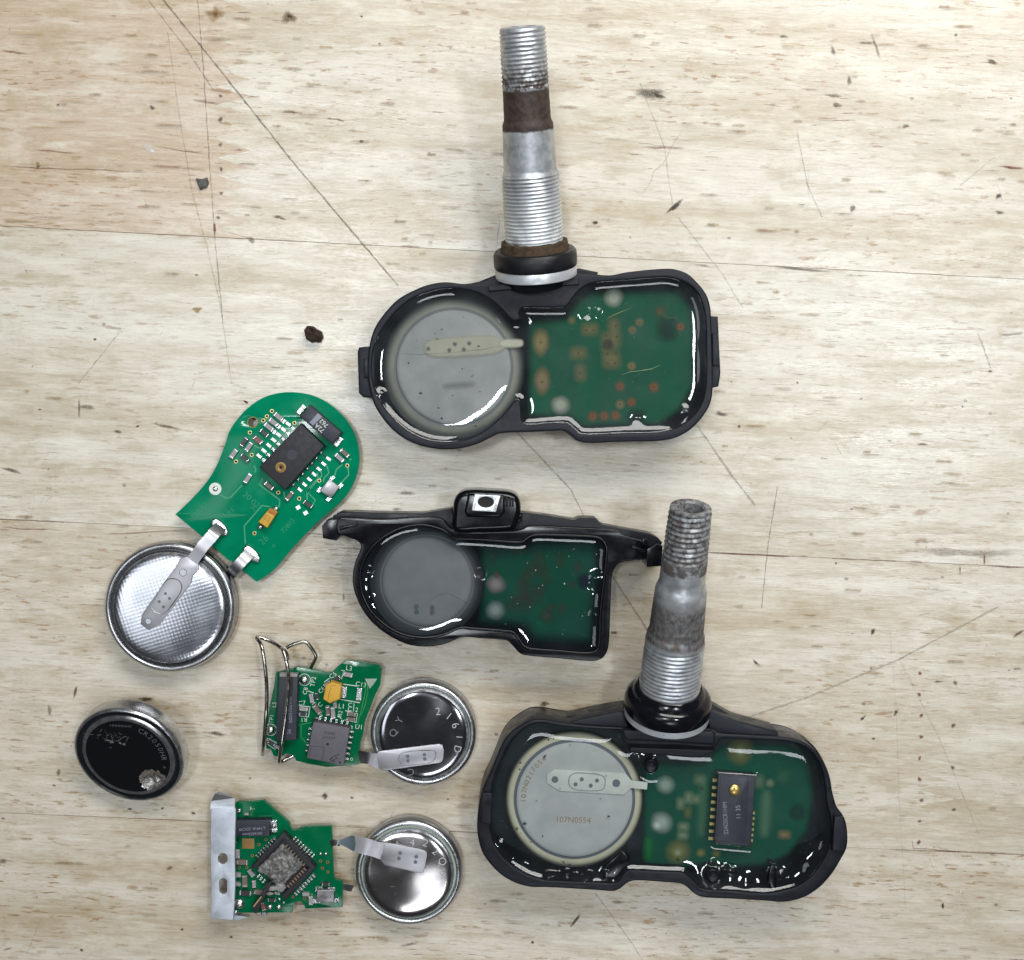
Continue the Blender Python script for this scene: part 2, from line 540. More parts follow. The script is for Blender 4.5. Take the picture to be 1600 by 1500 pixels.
def catmull(pts, n=6, closed=True):
    pts = [Vector((p[0], p[1])) for p in pts]
    N = len(pts)
    out = []
    rng = range(N) if closed else range(N - 1)
    for i in rng:
        if closed:
            p0, p1, p2, p3 = pts[i - 1], pts[i], pts[(i + 1) % N], pts[(i + 2) % N]
        else:
            p0, p1, p2, p3 = pts[max(0, i - 1)], pts[i], pts[i + 1], pts[min(N - 1, i + 2)]
        # centripetal
        t0 = 0
        t1 = t0 + max(1e-4, (p1 - p0).length) ** .5
        t2 = t1 + max(1e-4, (p2 - p1).length) ** .5
        t3 = t2 + max(1e-4, (p3 - p2).length) ** .5
        for j in range(n):
            t = t1 + (t2 - t1) * j / n
            a1 = p0 * ((t1 - t) / (t1 - t0)) + p1 * ((t - t0) / (t1 - t0))
            a2 = p1 * ((t2 - t) / (t2 - t1)) + p2 * ((t - t1) / (t2 - t1))
            a3 = p2 * ((t3 - t) / (t3 - t2)) + p3 * ((t - t2) / (t3 - t2))
            b1 = a1 * ((t2 - t) / (t2 - t0)) + a2 * ((t - t0) / (t2 - t0))
            b2 = a2 * ((t3 - t) / (t3 - t1)) + a3 * ((t - t1) / (t3 - t1))
            out.append(b1 * ((t2 - t) / (t2 - t1)) + b2 * ((t - t1) / (t2 - t1)))
    if not closed:
        out.append(pts[-1])
    return out


def pxloop(pts, z):
    """photo pixels -> list of world xy (mm) on the plane z"""
    return [W(p[0], p[1], z).xy for p in pts]


def extrude(name, loops, z0, z1, bev, mat, parent, smooth=35, res=2):
    """flat solid from closed xy loops (first outer, others holes), rounded edges"""
    cu = bpy.data.curves.new(name, 'CURVE')
    cu.dimensions = '2D'
    cu.fill_mode = 'BOTH'
    for lp in loops:
        sp = cu.splines.new('POLY')
        sp.points.add(len(lp) - 1)
        for p, q in zip(sp.points, lp):
            p.co = (q[0], q[1], 0, 1)
        sp.use_cyclic_u = True
    cu.bevel_depth = bev
    cu.bevel_resolution = res
    cu.offset = -bev
    cu.extrude = max(0.0, (z1 - z0) / 2 - bev)
    tmp = bpy.data.objects.new("tmp", cu)
    me = bpy.data.meshes.new_from_object(tmp)
    bpy.data.objects.remove(tmp)
    bpy.data.curves.remove(cu)
    me.name = name
    me.transform(Matrix.Translation((0, 0, (z0 + z1) / 2)))
    bm = bmesh.new()
    bm.from_mesh(me)
    bmesh.ops.remove_doubles(bm, verts=bm.verts, dist=1e-4)
    bmesh.ops.recalc_face_normals(bm, faces=bm.faces)
    bm.to_mesh(me)
    bm.free()
    return make(name, me, mat, parent, smooth)


def tube(name, pts, r, mat, parent, n=10, closed=False, smooth=60, radii=None):
    """round bar along 3-D points (mm)"""
    pts = [Vector(p) for p in pts]
    N = len(pts)
    verts, faces = [], []
    prev = None
    for i, p in enumerate(pts):
        if closed:
            d = (pts[(i + 1) % N] - pts[i - 1]).normalized()
        else:
            d = (pts[min(N - 1, i + 1)] - pts[max(0, i - 1)]).normalized()
        if prev is None:
            u = d.orthogonal().normalized()
        else:
            u = (prev - d * prev.dot(d)).normalized()
        prev = u
        w = d.cross(u)
        rr = radii[i] if radii else r
        for j in range(n):
            a = 2 * math.pi * j / n
            verts.append(p + u * (math.cos(a) * rr) + w * (math.sin(a) * rr))
    M_ = N if closed else N - 1
    for i in range(M_):
        for j in range(n):
            a, b = i * n + j, i * n + (j + 1) % n
            c, d_ = ((i + 1) % N) * n + (j + 1) % n, ((i + 1) % N) * n + j
            faces.append((a, b, c, d_))
    if not closed:
        faces.append(tuple(range(n))[::-1])
        faces.append(tuple(range((N - 1) * n, N * n)))
    return make(name, pydata(name, verts, faces), mat, parent, smooth)


def spline3(pts, n=8):
    pts = [Vector(p) for p in pts]
    out = []
    for i in range(len(pts) - 1):
        p0, p1, p2, p3 = pts[max(0, i - 1)], pts[i], pts[i + 1], pts[min(len(pts) - 1, i + 2)]
        for j in range(n):
            t = j / n
            out.append(.5 * ((2 * p1) + (p2 - p0) * t + (2 * p0 - 5 * p1 + 4 * p2 - p3) * t * t + (3 * p1 - p0 - 3 * p2 + p3) * t ** 3))
    out.append(pts[-1])
    return out


def soft_sheet(name, loop, z, inn, out, mat, parent, step=.45):
    """board face under resin, fading out towards its outline"""
    P = np.array([(p[0], p[1]) for p in loop])
    x0, y0 = P.min(0) - out - .3
    x1, y1 = P.max(0) + out + .3
    X, Y = np.meshgrid(np.arange(x0, x1 + step, step), np.arange(y0, y1 + step, step))
    D = dist_field(loop, X, Y)
    A = np.clip((D + out) / (inn + out), 0, 1)
    A = A * A * (3 - 2 * A)
    ny, nx = X.shape
    verts = [(X[j, i], Y[j, i], z) for j in range(ny) for i in range(nx)]
    faces = []
    for j in range(ny - 1):
        for i in range(nx - 1):
            if A[j:j + 2, i:i + 2].max() > 0:
                a = j * nx + i
                faces.append((a, a + 1, a + 1 + nx, a + nx))
    me = pydata(name, verts, faces)
    at = me.attributes.new("soft", 'FLOAT', 'POINT')
    at.data.foreach_set("value", [float(v) for v in A.ravel()])
    bm = bmesh.new()
    bm.from_mesh(me)
    bmesh.ops.delete(bm, geom=[v for v in bm.verts if not v.link_faces], context='VERTS')
    bm.to_mesh(me)
    bm.free()
    return make(name, me, mat, parent)


def potted_board(root, px, z, mat, inn=1.1, out=.5):
    """green board in the resin: dark core below, face that blurs out at the edges"""
    loop = pxloop(px, z)
    c = sum(loop, Vector((0, 0))) / len(loop)
    core = [c + (p - c) * .93 for p in loop]
    face = soft_sheet("circuit_board", loop, z, inn, out, mat, root)
    extrude("board_core", [core], z - 1.1, z - .05, .1, M['cavity'], face)
    return face


def lathe(name, prof, mat, parent, origin, axis=Vector((0, 0, 1)), n=72, smooth=40, matidx=None, warp=None, soft=None):
    """profile [(r, s)] turned about an axis; r=0 allowed at ends"""
    axis = axis.normalized()
    u = (Vector((1, 0, 0)) - axis * axis.x).normalized()
    w = axis.cross(u)
    verts, faces, mi = [], [], []
    rows = []
    for r, s in prof:
        if r < 1e-6:
            rows.append([len(verts)])
            verts.append(origin + axis * s)
        else:
            row = []
            for j in range(n):
                a = 2 * math.pi * j / n
                rr, ss = (r, s) if warp is None else warp(r, s, a)
                row.append(len(verts))
                verts.append(origin + axis * ss + u * (math.cos(a) * rr) + w * (math.sin(a) * rr))
            rows.append(row)
    for i in range(len(rows) - 1):
        A, B = rows[i], rows[i + 1]
        for j in range(n):
            k2 = (j + 1) % n
            if len(A) == 1 and len(B) == 1:
                continue
            if len(A) == 1:
                faces.append((A[0], B[j], B[k2])[::-1])
            elif len(B) == 1:
                faces.append((A[j], A[k2], B[0]))
            else:
                faces.append((A[j], A[k2], B[k2], B[j]))
            mi.append(matidx[i] if matidx else 0)
    me = pydata(name, verts, faces)
    me.polygons.foreach_set("material_index", mi)
    if soft:
        vals = []
        for row, a_ in zip(rows, soft):
            vals += [a_] * len(row)
        at = me.attributes.new("soft", 'FLOAT', 'POINT')
        at.data.foreach_set("value", vals)
    bm = bmesh.new()
    bm.from_mesh(me)
    bmesh.ops.recalc_face_normals(bm, faces=bm.faces)
    bm.to_mesh(me)
    bm.free()
    return make(name, me, mat, parent, smooth)


TEXT_CACHE = {}


def text(name, s, size, at, ang, mat, parent, thin=0.0, mirror=False, squash=1.0, axes=None):
    """flat lettering; at = world mm of its centre, ang degrees anticlockwise in the picture"""
    key = (s, thin)
    if key not in TEXT_CACHE:
        cu = bpy.data.curves.new("letters", 'FONT')
        cu.body = s
        cu.size = 1.0
        cu.align_x = 'CENTER'
        cu.align_y = 'CENTER'
        cu.offset = -thin
        cu.resolution_u = 3
        tmp = bpy.data.objects.new("tmp", cu)
        me = bpy.data.meshes.new_from_object(tmp)
        bpy.data.objects.remove(tmp)
        TEXT_CACHE[key] = me
    me = TEXT_CACHE[key].copy()
    sx = -size if mirror else size
    m = Matrix.Diagonal((sx * squash, size, size, 1))
    if axes is None:
        m = Matrix.Translation(at) @ Matrix.Rotation(math.radians(ang), 4, 'Z') @ m
    else:
        ex, ey, ez = axes
        R = Matrix((ex, ey, ez)).transposed().to_4x4()
        m = Matrix.Translation(at) @ R @ Matrix.Rotation(math.radians(ang), 4, 'Z') @ m
    me.transform(m)
    return make(name, me, mat, parent)


class Marks:
    """soft-edged flat marks collected into one mesh (colour and opacity per vertex)"""

    def __init__(self, z, seed, step=.0004):
        self.v, self.f, self.c = [], [], []
        self.z, self.step = z, step
        self.r = random.Random(seed)

    def blob(self, c, rx, ry, ang, col, alpha, soft=.45, jag=.25, n=18):
        z = self.z
        self.z += self.step
        ca, sa = math.cos(ang), math.sin(ang)
        b = len(self.v)
        self.v.append((c[0], c[1], z))
        self.c.append((*col[:3], alpha))
        js = [1 + self.r.uniform(-jag, jag) for _ in range(n)]
        js = [(js[i - 1] + 2 * js[i] + js[(i + 1) % n]) / 4 for i in range(n)]
        for ring, al in ((1 - soft, alpha), (1.0, 0.0)):
            for i in range(n):
                t = 2 * math.pi * i / n
                x, y = math.cos(t) * rx * js[i] * ring, math.sin(t) * ry * js[i] * ring
                self.v.append((c[0] + x * ca - y * sa, c[1] + x * sa + y * ca, z))
                self.c.append((*col[:3], al))
        for i in range(n):
            j = (i + 1) % n
            self.f.append((b, b + 1 + i, b + 1 + j))
            self.f.append((b + 1 + i, b + 1 + n + i, b + 1 + n + j, b + 1 + j))

    def rrect(self, c, w, h, ang, col, alpha, soft=.3):
        """soft rounded rectangle, soft in mm"""
        z = self.z
        self.z += self.step
        ca, sa = math.cos(ang), math.sin(ang)
        b = len(self.v)
        self.v.append((c[0], c[1], z))
        self.c.append((*col[:3], alpha))
        n = 24
        for k2, al in ((-soft, alpha), (soft, 0.0)):
            for i in range(n):
                t = 2 * math.pi * i / n
                ct, st = math.cos(t), math.sin(t)
                x = math.copysign(abs(ct) ** .6, ct) * max(.05, w / 2 + k2)
                y = math.copysign(abs(st) ** .6, st) * max(.05, h / 2 + k2)
                self.v.append((c[0] + x * ca - y * sa, c[1] + x * sa + y * ca, z))
                self.c.append((*col[:3], al))
        for i in range(n):
            j = (i + 1) % n
            self.f.append((b, b + 1 + i, b + 1 + j))
            self.f.append((b + 1 + i, b + 1 + n + i, b + 1 + n + j, b + 1 + j))

    def stroke(self, pts, w, col, alpha, fade=True, wj=.35):
        z = self.z
        self.z += self.step
        pts = [Vector((p[0], p[1])) for p in pts]
        N = len(pts)
        b = len(self.v)
        for i, p in enumerate(pts):
            d = (pts[min(N - 1, i + 1)] - pts[max(0, i - 1)])
            d.normalize()
            nrm = Vector((-d.y, d.x))
            ww = w * (1 + self.r.uniform(-wj, wj))
            al = alpha * (1 + self.r.uniform(-.35, .1))
            if fade:
                al *= min(1, 4 * min(i, N - 1 - i) / max(1, N - 1) + .05)
            for k2, a2 in ((-1, 0), (-.45, al), (.45, al), (1, 0)):
                q = p + nrm * (ww * k2)
                self.v.append((q.x, q.y, z))
                self.c.append((*col[:3], a2))
        for i in range(N - 1):
            for j in range(3):
                a = b + i * 4 + j
                self.f.append((a, a + 1, a + 5, a + 4))

    def build(self, name, parent, stuff=True, mat='mark'):
        me = pydata(name, self.v, self.f)
        at = me.attributes.new("mark", 'FLOAT_COLOR', 'POINT')
        at.data.foreach_set("color", [x for c in self.c for x in c])
        o = make(name, me, M[mat], parent)
        if stuff:
            o["kind"] = "stuff"
        return o


def wobble_line(p, q, n, amp, rnd):
    p, q = Vector(p), Vector(q)
    d = q - p
    nrm = Vector((-d.y, d.x)).normalized()
    return [p + d * (i / n) + nrm * rnd.uniform(-amp, amp) for i in range(n + 1)]


# small surface-mount pieces share mesh data
SMD_CACHE = {}


def box_bm(bm, x0, x1, y0, y1, z0, z1, mi):
    vs = [bm.verts.new((x, y, z)) for z in (z0, z1) for y in (y0, y1) for x in (x0, x1)]
    for f in ((0, 2, 3, 1), (4, 5, 7, 6), (0, 1, 5, 4), (2, 6, 7, 3), (0, 4, 6, 2), (1, 3, 7, 5)):
        fc = bm.faces.new([vs[i] for i in f])
        fc.material_index = mi
    return vs


def smd(name, parent, px, d, length, width, z, body='smd_grey', hh=.5, cap=.22, ends='solder'):
    """chip resistor or capacitor: body between two metal ends. d = direction in the picture (dx, dy down)"""
    key = (body, round(cap, 2), ends)
    if key not in SMD_CACHE:
        bm = bmesh.new()
        box_bm(bm, -.5 + cap, .5 - cap, -.46, .46, 0, 1.0, 0)
        box_bm(bm, -.5, -.5 + cap, -.5, .5, 0, 1.06, 1)
        box_bm(bm, .5 - cap, .5, -.5, .5, 0, 1.06, 1)
        bmesh.ops.bevel(bm, geom=[e for e in bm.edges if e.verts[0].co.z > .9 and e.verts[1].co.z > .9 and e.link_faces[0].material_index == 1],
                        offset=.07, segments=1, affect='EDGES')
        me = bpy.data.meshes.new(name)
        bm.to_mesh(me)
        bm.free()
        me.materials.append(M[body])
        me.materials.append(M[ends])
        SMD_CACHE[key] = me
    o = bpy.data.objects.new(name, SMD_CACHE[key])
    link(o)
    o.parent = parent
    at = W(px[0], px[1], z)
    o.location = (at - ORIGIN[parent.name]) * S
    o.rotation_euler = (0, 0, math.atan2(-d[1], d[0]))
    o.scale = (length * S, width * S, hh * S)
    return o


DISC_CACHE = {}


def disc(name, parent, px, z, r, h, mat, r_in=0.0, dome=0.0):
    """small round pad / ring / solder dome sharing mesh data"""
    key = (mat, round(r_in / r, 2), round(dome, 2))
    if key not in DISC_CACHE:
        prof = []
        ri = r_in / r
        n = 20
        bm = bmesh.new()
        if dome:
            rows = [(1.0, 0)] + [(math.cos(t) , .001 + math.sin(t)) for t in (0.25, .55, .9, 1.25)]
        elif ri:
            rows = [(1.0, 0), (1.0, .8), (.94, 1.0), (ri + .05, 1.0), (ri, .8), (ri, 0)]
        else:
            rows = [(1.0, 0), (1.0, .7), (.93, 1.0)]
        rings = [[bm.verts.new((math.cos(2 * math.pi * j / n) * rr, math.sin(2 * math.pi * j / n) * rr, zz)) for j in range(n)] for rr, zz in rows]
        for A, B in zip(rings, rings[1:]):
            for j in range(n):
                bm.faces.new((A[j], A[(j + 1) % n], B[(j + 1) % n], B[j]))
        if not ri:
            bm.faces.new(rings[-1])
        me = bpy.data.meshes.new(name)
        bm.to_mesh(me)
        bm.free()
        me.materials.append(M[mat])
        if dome:
            me.shade_smooth()
        DISC_CACHE[key] = me
    o = bpy.data.objects.new(name, DISC_CACHE[key])
    link(o)
    o.parent = parent
    o.location = (W(px[0], px[1], z) - ORIGIN[parent.name]) * S
    o.scale = (r * S, r * S, h * S)
    return o


def slab_px(name, parent, pts, z0, z1, mat, bev=.12, smooth=35, round_n=0):
    """solid block from corner pixels traced at its top"""
    lp = catmull(pts, round_n) if round_n else pts
    return extrude(name, [pxloop(lp, z1)], z0, z1, bev, mat, parent, smooth)


def trace_line(name, parent, pts, z, w, mat):
    """raised copper line under the green mask"""
    P = [W(p[0], p[1], z).xy for p in pts]
    v, f = [], []
    for i, p in enumerate(P):
        d = (P[min(len(P) - 1, i + 1)] - P[max(0, i - 1)]).normalized()
        nr = Vector((-d.y, d.x)) * (w / 2)
        for s_, zz in ((-1.3, 0), (-1, .02), (1, .02), (1.3, 0)):
            v.append((p.x + nr.x * s_, p.y + nr.y * s_, z + zz))
    for i in range(len(P) - 1):
        for j in range(3):
            a = i * 4 + j
            f.append((a, a + 1, a + 5, a + 4))
    return make(name, pydata(name, v, f), mat, parent)


def dist_field(loop, X, Y):
    """signed distance (inside positive) of grid points to a closed loop"""
    P = np.array([(p[0], p[1]) for p in loop])
    Q = np.roll(P, -1, axis=0)
    best = np.full(X.shape, 1e9)
    inside = np.zeros(X.shape, bool)
    for (ax, ay), (bx, by) in zip(P, Q):
        dx, dy = bx - ax, by - ay
        L = dx * dx + dy * dy
        if L < 1e-12:
            continue
        t = np.clip(((X - ax) * dx + (Y - ay) * dy) / L, 0, 1)
        best = np.minimum(best, (X - ax - t * dx) ** 2 + (Y - ay - t * dy) ** 2)
        if ay != by:
            c = ((ay > Y) != (by > Y)) & (X < (bx - ax) * (Y - ay) / (by - ay) + ax)
            inside ^= c
    d = np.sqrt(best)
    return np.where(inside, d, -d)


def resin_fill(name, loop, z_r, z_floor, amp, wid, lumps, mat, parent, step=.17, seed=0.0, holes=(), blocks=()):
    """clear potting: level surface that creeps up the walls, closed body down to the cavity floor"""
    P = np.array([(p[0], p[1]) for p in loop])
    x0, y0 = P.min(0) - .6
    x1, y1 = P.max(0) + .6
    xs = np.arange(x0, x1 + step, step)
    ys = np.arange(y0, y1 + step, step)
    X, Y = np.meshgrid(xs, ys)
    D = dist_field(loop, X, Y)
    Z = z_r + amp * np.exp(-np.maximum(D, 0) / wid)
    for (hp, r_, a_) in holes:      # studs standing in the resin
        q = W(hp[0], hp[1], z_r)
        dd = np.sqrt((X - q.x) ** 2 + (Y - q.y) ** 2) - r_
        Z += a_ * np.exp(-np.maximum(dd, 0) / .7)
    for (bp, a_, w_) in blocks:
        Z += a_ * np.exp(-np.abs(dist_field(pxloop(bp, z_r), X, Y)) / w_)
    for (lp, r_, a_) in lumps:
        q = W(lp[0], lp[1], z_r)
        Z += a_ * np.exp(-(((X - q.x) ** 2 + (Y - q.y) ** 2) / (r_ * r_)))
    ny, nx = X.shape
    idx = -np.ones(X.shape, int)
    verts = []
    keep = D > -.45
    for j in range(ny):
        for i in range(nx):
            if keep[j, i]:
                idx[j, i] = len(verts)
                n_ = mnoise.noise(Vector((X[j, i] * .25 + seed, Y[j, i] * .25, 2.0))) * .015
                verts.append((X[j, i], Y[j, i], Z[j, i] + n_))
    top = []
    for j in range(ny - 1):
        for i in range(nx - 1):
            q = (idx[j, i], idx[j, i + 1], idx[j + 1, i + 1], idx[j + 1, i])
            if min(q) >= 0:
                top.append(tuple(int(k) for k in q))
    n0 = len(verts)
    verts += [(x, y, z_floor) for x, y, z in verts]
    faces = list(top) + [tuple(k + n0 for k in reversed(f)) for f in top]
    cnt = {}
    for f in top:
        for a, b in zip(f, f[1:] + f[:1]):
            cnt[(a, b)] = 1
    for (a, b) in list(cnt):
        if (b, a) not in cnt:
            faces.append((b, a, a + n0, b + n0))
    me = pydata(name, verts, faces)
    me.validate()
    return make(name, me, mat, parent, 60)


# ------------------------------------------------------------------ the bench top
bench = bpy.data.objects.new("workbench_top", None)
link(bench)
bench["kind"] = "structure"
bench["label"] = "pale scratched butcher block bench top of glued staves"
ORIGIN[bench.name] = Vector((0, 0, 0))
GAP = .045


def seam(k):
    """y pixel of seam k at x = 0 and its slope; seams 1..3 are in the picture"""
    base = {1: (353, .052), 2: (811, .047), 3: (1270, .041)}
    if k in base:
        return base[k]
    return (353 + (k - 1) * 458.5, .052 - .0055 * (k - 1))


def seam_pt(k, px):
    b, s = seam(k)
    return W(px, b + s * px, 0).xy


def zig(k, xs, xl, n):
    """finger joint between seams k and k+1, from top to bottom: alternating xs, xl (photo pixels)"""
    out = []
    for i in range(n + 1):
        t = i / n
        px = xs if i % 2 == 0 else xl
        a, sa = seam(k)
        b, sb = seam(k + 1)
        py = (a + sa * px) * (1 - t) + (b + sb * px) * t
        out.append(W(px, py, 0).xy)
    return out


def plank(loop, tone, streak, shift):
    # shrink by the glue line and give the piece thickness
    lp = [Vector(p) for p in loop]
    n = len(lp)
    c = sum(lp, Vector((0, 0))) / n
    top, bot = [], []
    for p in lp:
        top.append((p.x, p.y, 0.0))
        bot.append((p.x, p.y, -28.0))
    bm = bmesh.new()
    vt = [bm.verts.new(v) for v in top]
    f = bm.faces.new(vt)
    if f.normal.z < 0 or True:
        bmesh.ops.recalc_face_normals(bm, faces=[f])
        f.normal_update()
        if f.normal.z < 0:
            f.normal_flip()
    r = bmesh.ops.extrude_face_region(bm, geom=[f])
    for v in [g for g in r["geom"] if isinstance(g, bmesh.types.BMVert)]:
        v.co.z = -28.0
    bmesh.ops.recalc_face_normals(bm, faces=bm.faces)
    topf = [g for g in bm.faces if g.normal.z > .9]
    bmesh.ops.inset_region(bm, faces=topf, thickness=GAP, depth=0.0, use_even_offset=True)
    # outer ring of verts drops a little: eased edge that reads as the glue line
    inner = {v for g in bm.faces if g.normal.z > .9 and all(abs(v.co.z) < 1e-6 for v in g.verts) and len(g.verts) == n for v in g.verts}
    for v in bm.verts:
        if abs(v.co.z) < 1e-6 and v not in inner:
            q = proj(v.co)
            on_seam = any(abs(q[1] - seam(k_)[0] - seam(k_)[1] * q[0]) < 3 for k_ in range(-2, 7))
            v.co.z = -.16 if on_seam else -.004
    bmesh.ops.triangulate(bm, faces=[g for g in bm.faces if len(g.verts) > 4])
    me = bpy.data.meshes.new("plank")
    bm.to_mesh(me)
    bm.free()
    o = make("plank", me, M['wood'], bench)
    o["tone"] = float(tone)
    o["streak"] = float(streak)
    o["grain_shift"] = [shift * .37, shift * .211, shift * .05]
    return o


XL, XR = -1100, 2700
rndp = random.Random(5)


def stave(k, joints, specs):
    """one stave between seams k and k+1 cut by finger joints into boards"""
    cuts = [[seam_pt(k, XL), seam_pt(k + 1, XL)]]
    for (xs, xl, n) in joints:
        cuts.append(zig(k, xs, xl, n))
    cuts.append([seam_pt(k, XR), seam_pt(k + 1, XR)])
    for i in range(len(cuts) - 1):
        left, right = cuts[i], cuts[i + 1]
        lp = [left[0]] + list(right) + list(reversed(left[1:]))
        plank(lp, *specs[i])


stave(-1, [(700, 760, 33)], [(.2, .4, 9.1), (.1, .3, 4.2)])
stave(0, [(338, 392, 33)], [(1.0, 1.0, 1.3), (.14, 1.05, 2.1)])
stave(1, [(-420, -365, 33)], [(.3, .4, 7.7), (.05, .30, 3.4)])
stave(2, [(1434, 1490, 33)], [(.22, .7, 5.6), (.12, .6, 6.9)])
stave(3, [(2050, 2110, 33)], [(.30, 1.1, 8.3), (.3, .6, 10.4)])
stave(4, [(200, 260, 33)], [(.2, .5, 11.7), (.1, .5, 12.9)])

# marks on the bench: pencil lines, scratches, dents, flecks
mk = Marks(.008, 11)
R = random.Random(21)
for k_ in (1, 2, 3):
    b_, s_ = seam(k_)
    for x_ in range(-200, 1800, 100):
        if R.random() < .85:
            mk.stroke([W(x_ + i * 12.5, b_ + s_ * (x_ + i * 12.5) + R.uniform(-.5, .5)).xy for i in range(9)], R.uniform(.06, .14), srgb(112, 76, 56), R.uniform(.1, .55), fade=False)
BROWN, DK, GREY, RED, PALE, TAN = srgb(92, 68, 50), srgb(42, 34, 30), srgb(98, 92, 84), srgb(122, 66, 52), srgb(240, 234, 222), srgb(176, 146, 102)


def pline(pts, w, col, al, n=18, amp=.05):
    for (a, b) in zip(pts, pts[1:]):
        mk.stroke(wobble_line(W(*a).xy, W(*b).xy, n, amp, R), w * 1.2, col, al * .72, fade=False, wj=.5)


PENCIL = srgb(104, 92, 82)
pline([(247, -10), (330, 92), (455, 250), (622, 446)], .16, PENCIL, .80, 30)
pline([(232, 0), (290, 75), (333, 140)], .13, PENCIL, .50)
pline([(775, 640), (842, 712), (892, 765), (960, 905), (1012, 985)], .16, PENCIL, .55, 20)
pline([(309, 0), (318, 110), (327, 250), (336, 375), (348, 500)], .11, PENCIL, .6, 20)
pline([(262, 50), (280, 180), (300, 300), (322, 380), (345, 480), (362, 600)], .09, PENCIL, .38, 20)
pline([(1090, 1148), (1165, 1122), (1260, 1090), (1405, 1030), (1560, 948)], .2, srgb(140, 124, 104), .5, 30)
pline([(1405, 1030), (1420, 1058), (1470, 1160), (1530, 1305)], .10, PENCIL, .25, 20)
pline([(1390, 980), (1400, 1100), (1405, 1250), (1415, 1420)], .08, PENCIL, .2, 20)
pline([(1086, 660), (1145, 745), (1180, 790)], .2, PENCIL, .5)
pline([(1215, 760), (1200, 850), (1190, 950)], .1, PENCIL, .55)
pline([(1000, 130), (1038, 230), (1052, 330)], .09, PENCIL, .4)
pline([(1245, 205), (1262, 290), (1285, 340)], .1, PENCIL, .45)
pline([(1060, 340), (1130, 430), (1160, 480)], .12, PENCIL, .35)
pline([(1500, 290), (1555, 245)], .1, PENCIL, .4)
pline([(1528, 520), (1548, 575)], .14, DK, .45)
pline([(930, 1395), (985, 1470), (1010, 1510)], .10, PENCIL, .45)
pline([(122, 600), (186, 520)], .10, PENCIL, .45)
pline([(42, 1490), (63, 1440)], .08, PENCIL, .4)
for (pts, w, al) in (
    ([(0, 79), (20, 81), (45, 85)], .35, .5), ([(0, 258), (60, 263), (150, 265), (240, 270)], .22, .55),
    ([(300, 156), (345, 162)], .4, .45), ([(440, 175), (472, 176)], .4, .75), ([(510, 184), (540, 190)], .35, .6),
    ([(1085, 414), (1110, 417)], .4, .5), ([(1210, 416), (1300, 425)], .5, .6), ([(1560, 260), (1600, 264)], .4, .8),
    ([(0, 822), (30, 826), (100, 828)], .25, .6), ([(160, 835), (300, 828)], .3, .5), ([(1108, 864), (1240, 870)], .35, .65),
    ([(1405, 858), (1540, 866), (1590, 862)], 1.3, .35), ([(1538, 864), (1538, 884)], .3, .7), ([(1500, 882), (1500, 900)], .25, .6),
    ([(1540, 883), (1600, 887)], .35, .7), ([(1425, 1310), (1427, 1326), (1500, 1330), (1600, 1335)], .2, .7),
    ([(335, 348), (336, 366)], .45, .8), ([(240, 228), (330, 243)], .2, .5), ([(55, 234), (120, 240)], .3, .6),
    ([(1000, 230), (1070, 232)], .4, .45), ([(1560, 525), (1600, 520)], .5, .4), ([(170, 1100), (300, 1105)], .3, .25)):
    mk.stroke([W(*p).xy for p in sum([[(a[0] + (b[0] - a[0]) * i / 6, a[1] + (b[1] - a[1]) * i / 6 + R.uniform(-1, 1)) for i in range(6)] for a, b in zip(pts, pts[1:])], []) + [W(*pts[-1]).xy]] if False else
              [W(a[0] + (b[0] - a[0]) * i / 6, a[1] + (b[1] - a[1]) * i / 6 + R.uniform(-.8, .8)).xy for a, b in zip(pts, pts[1:]) for i in range(7)],
              w * .6, RED if w < .5 else BROWN, al)
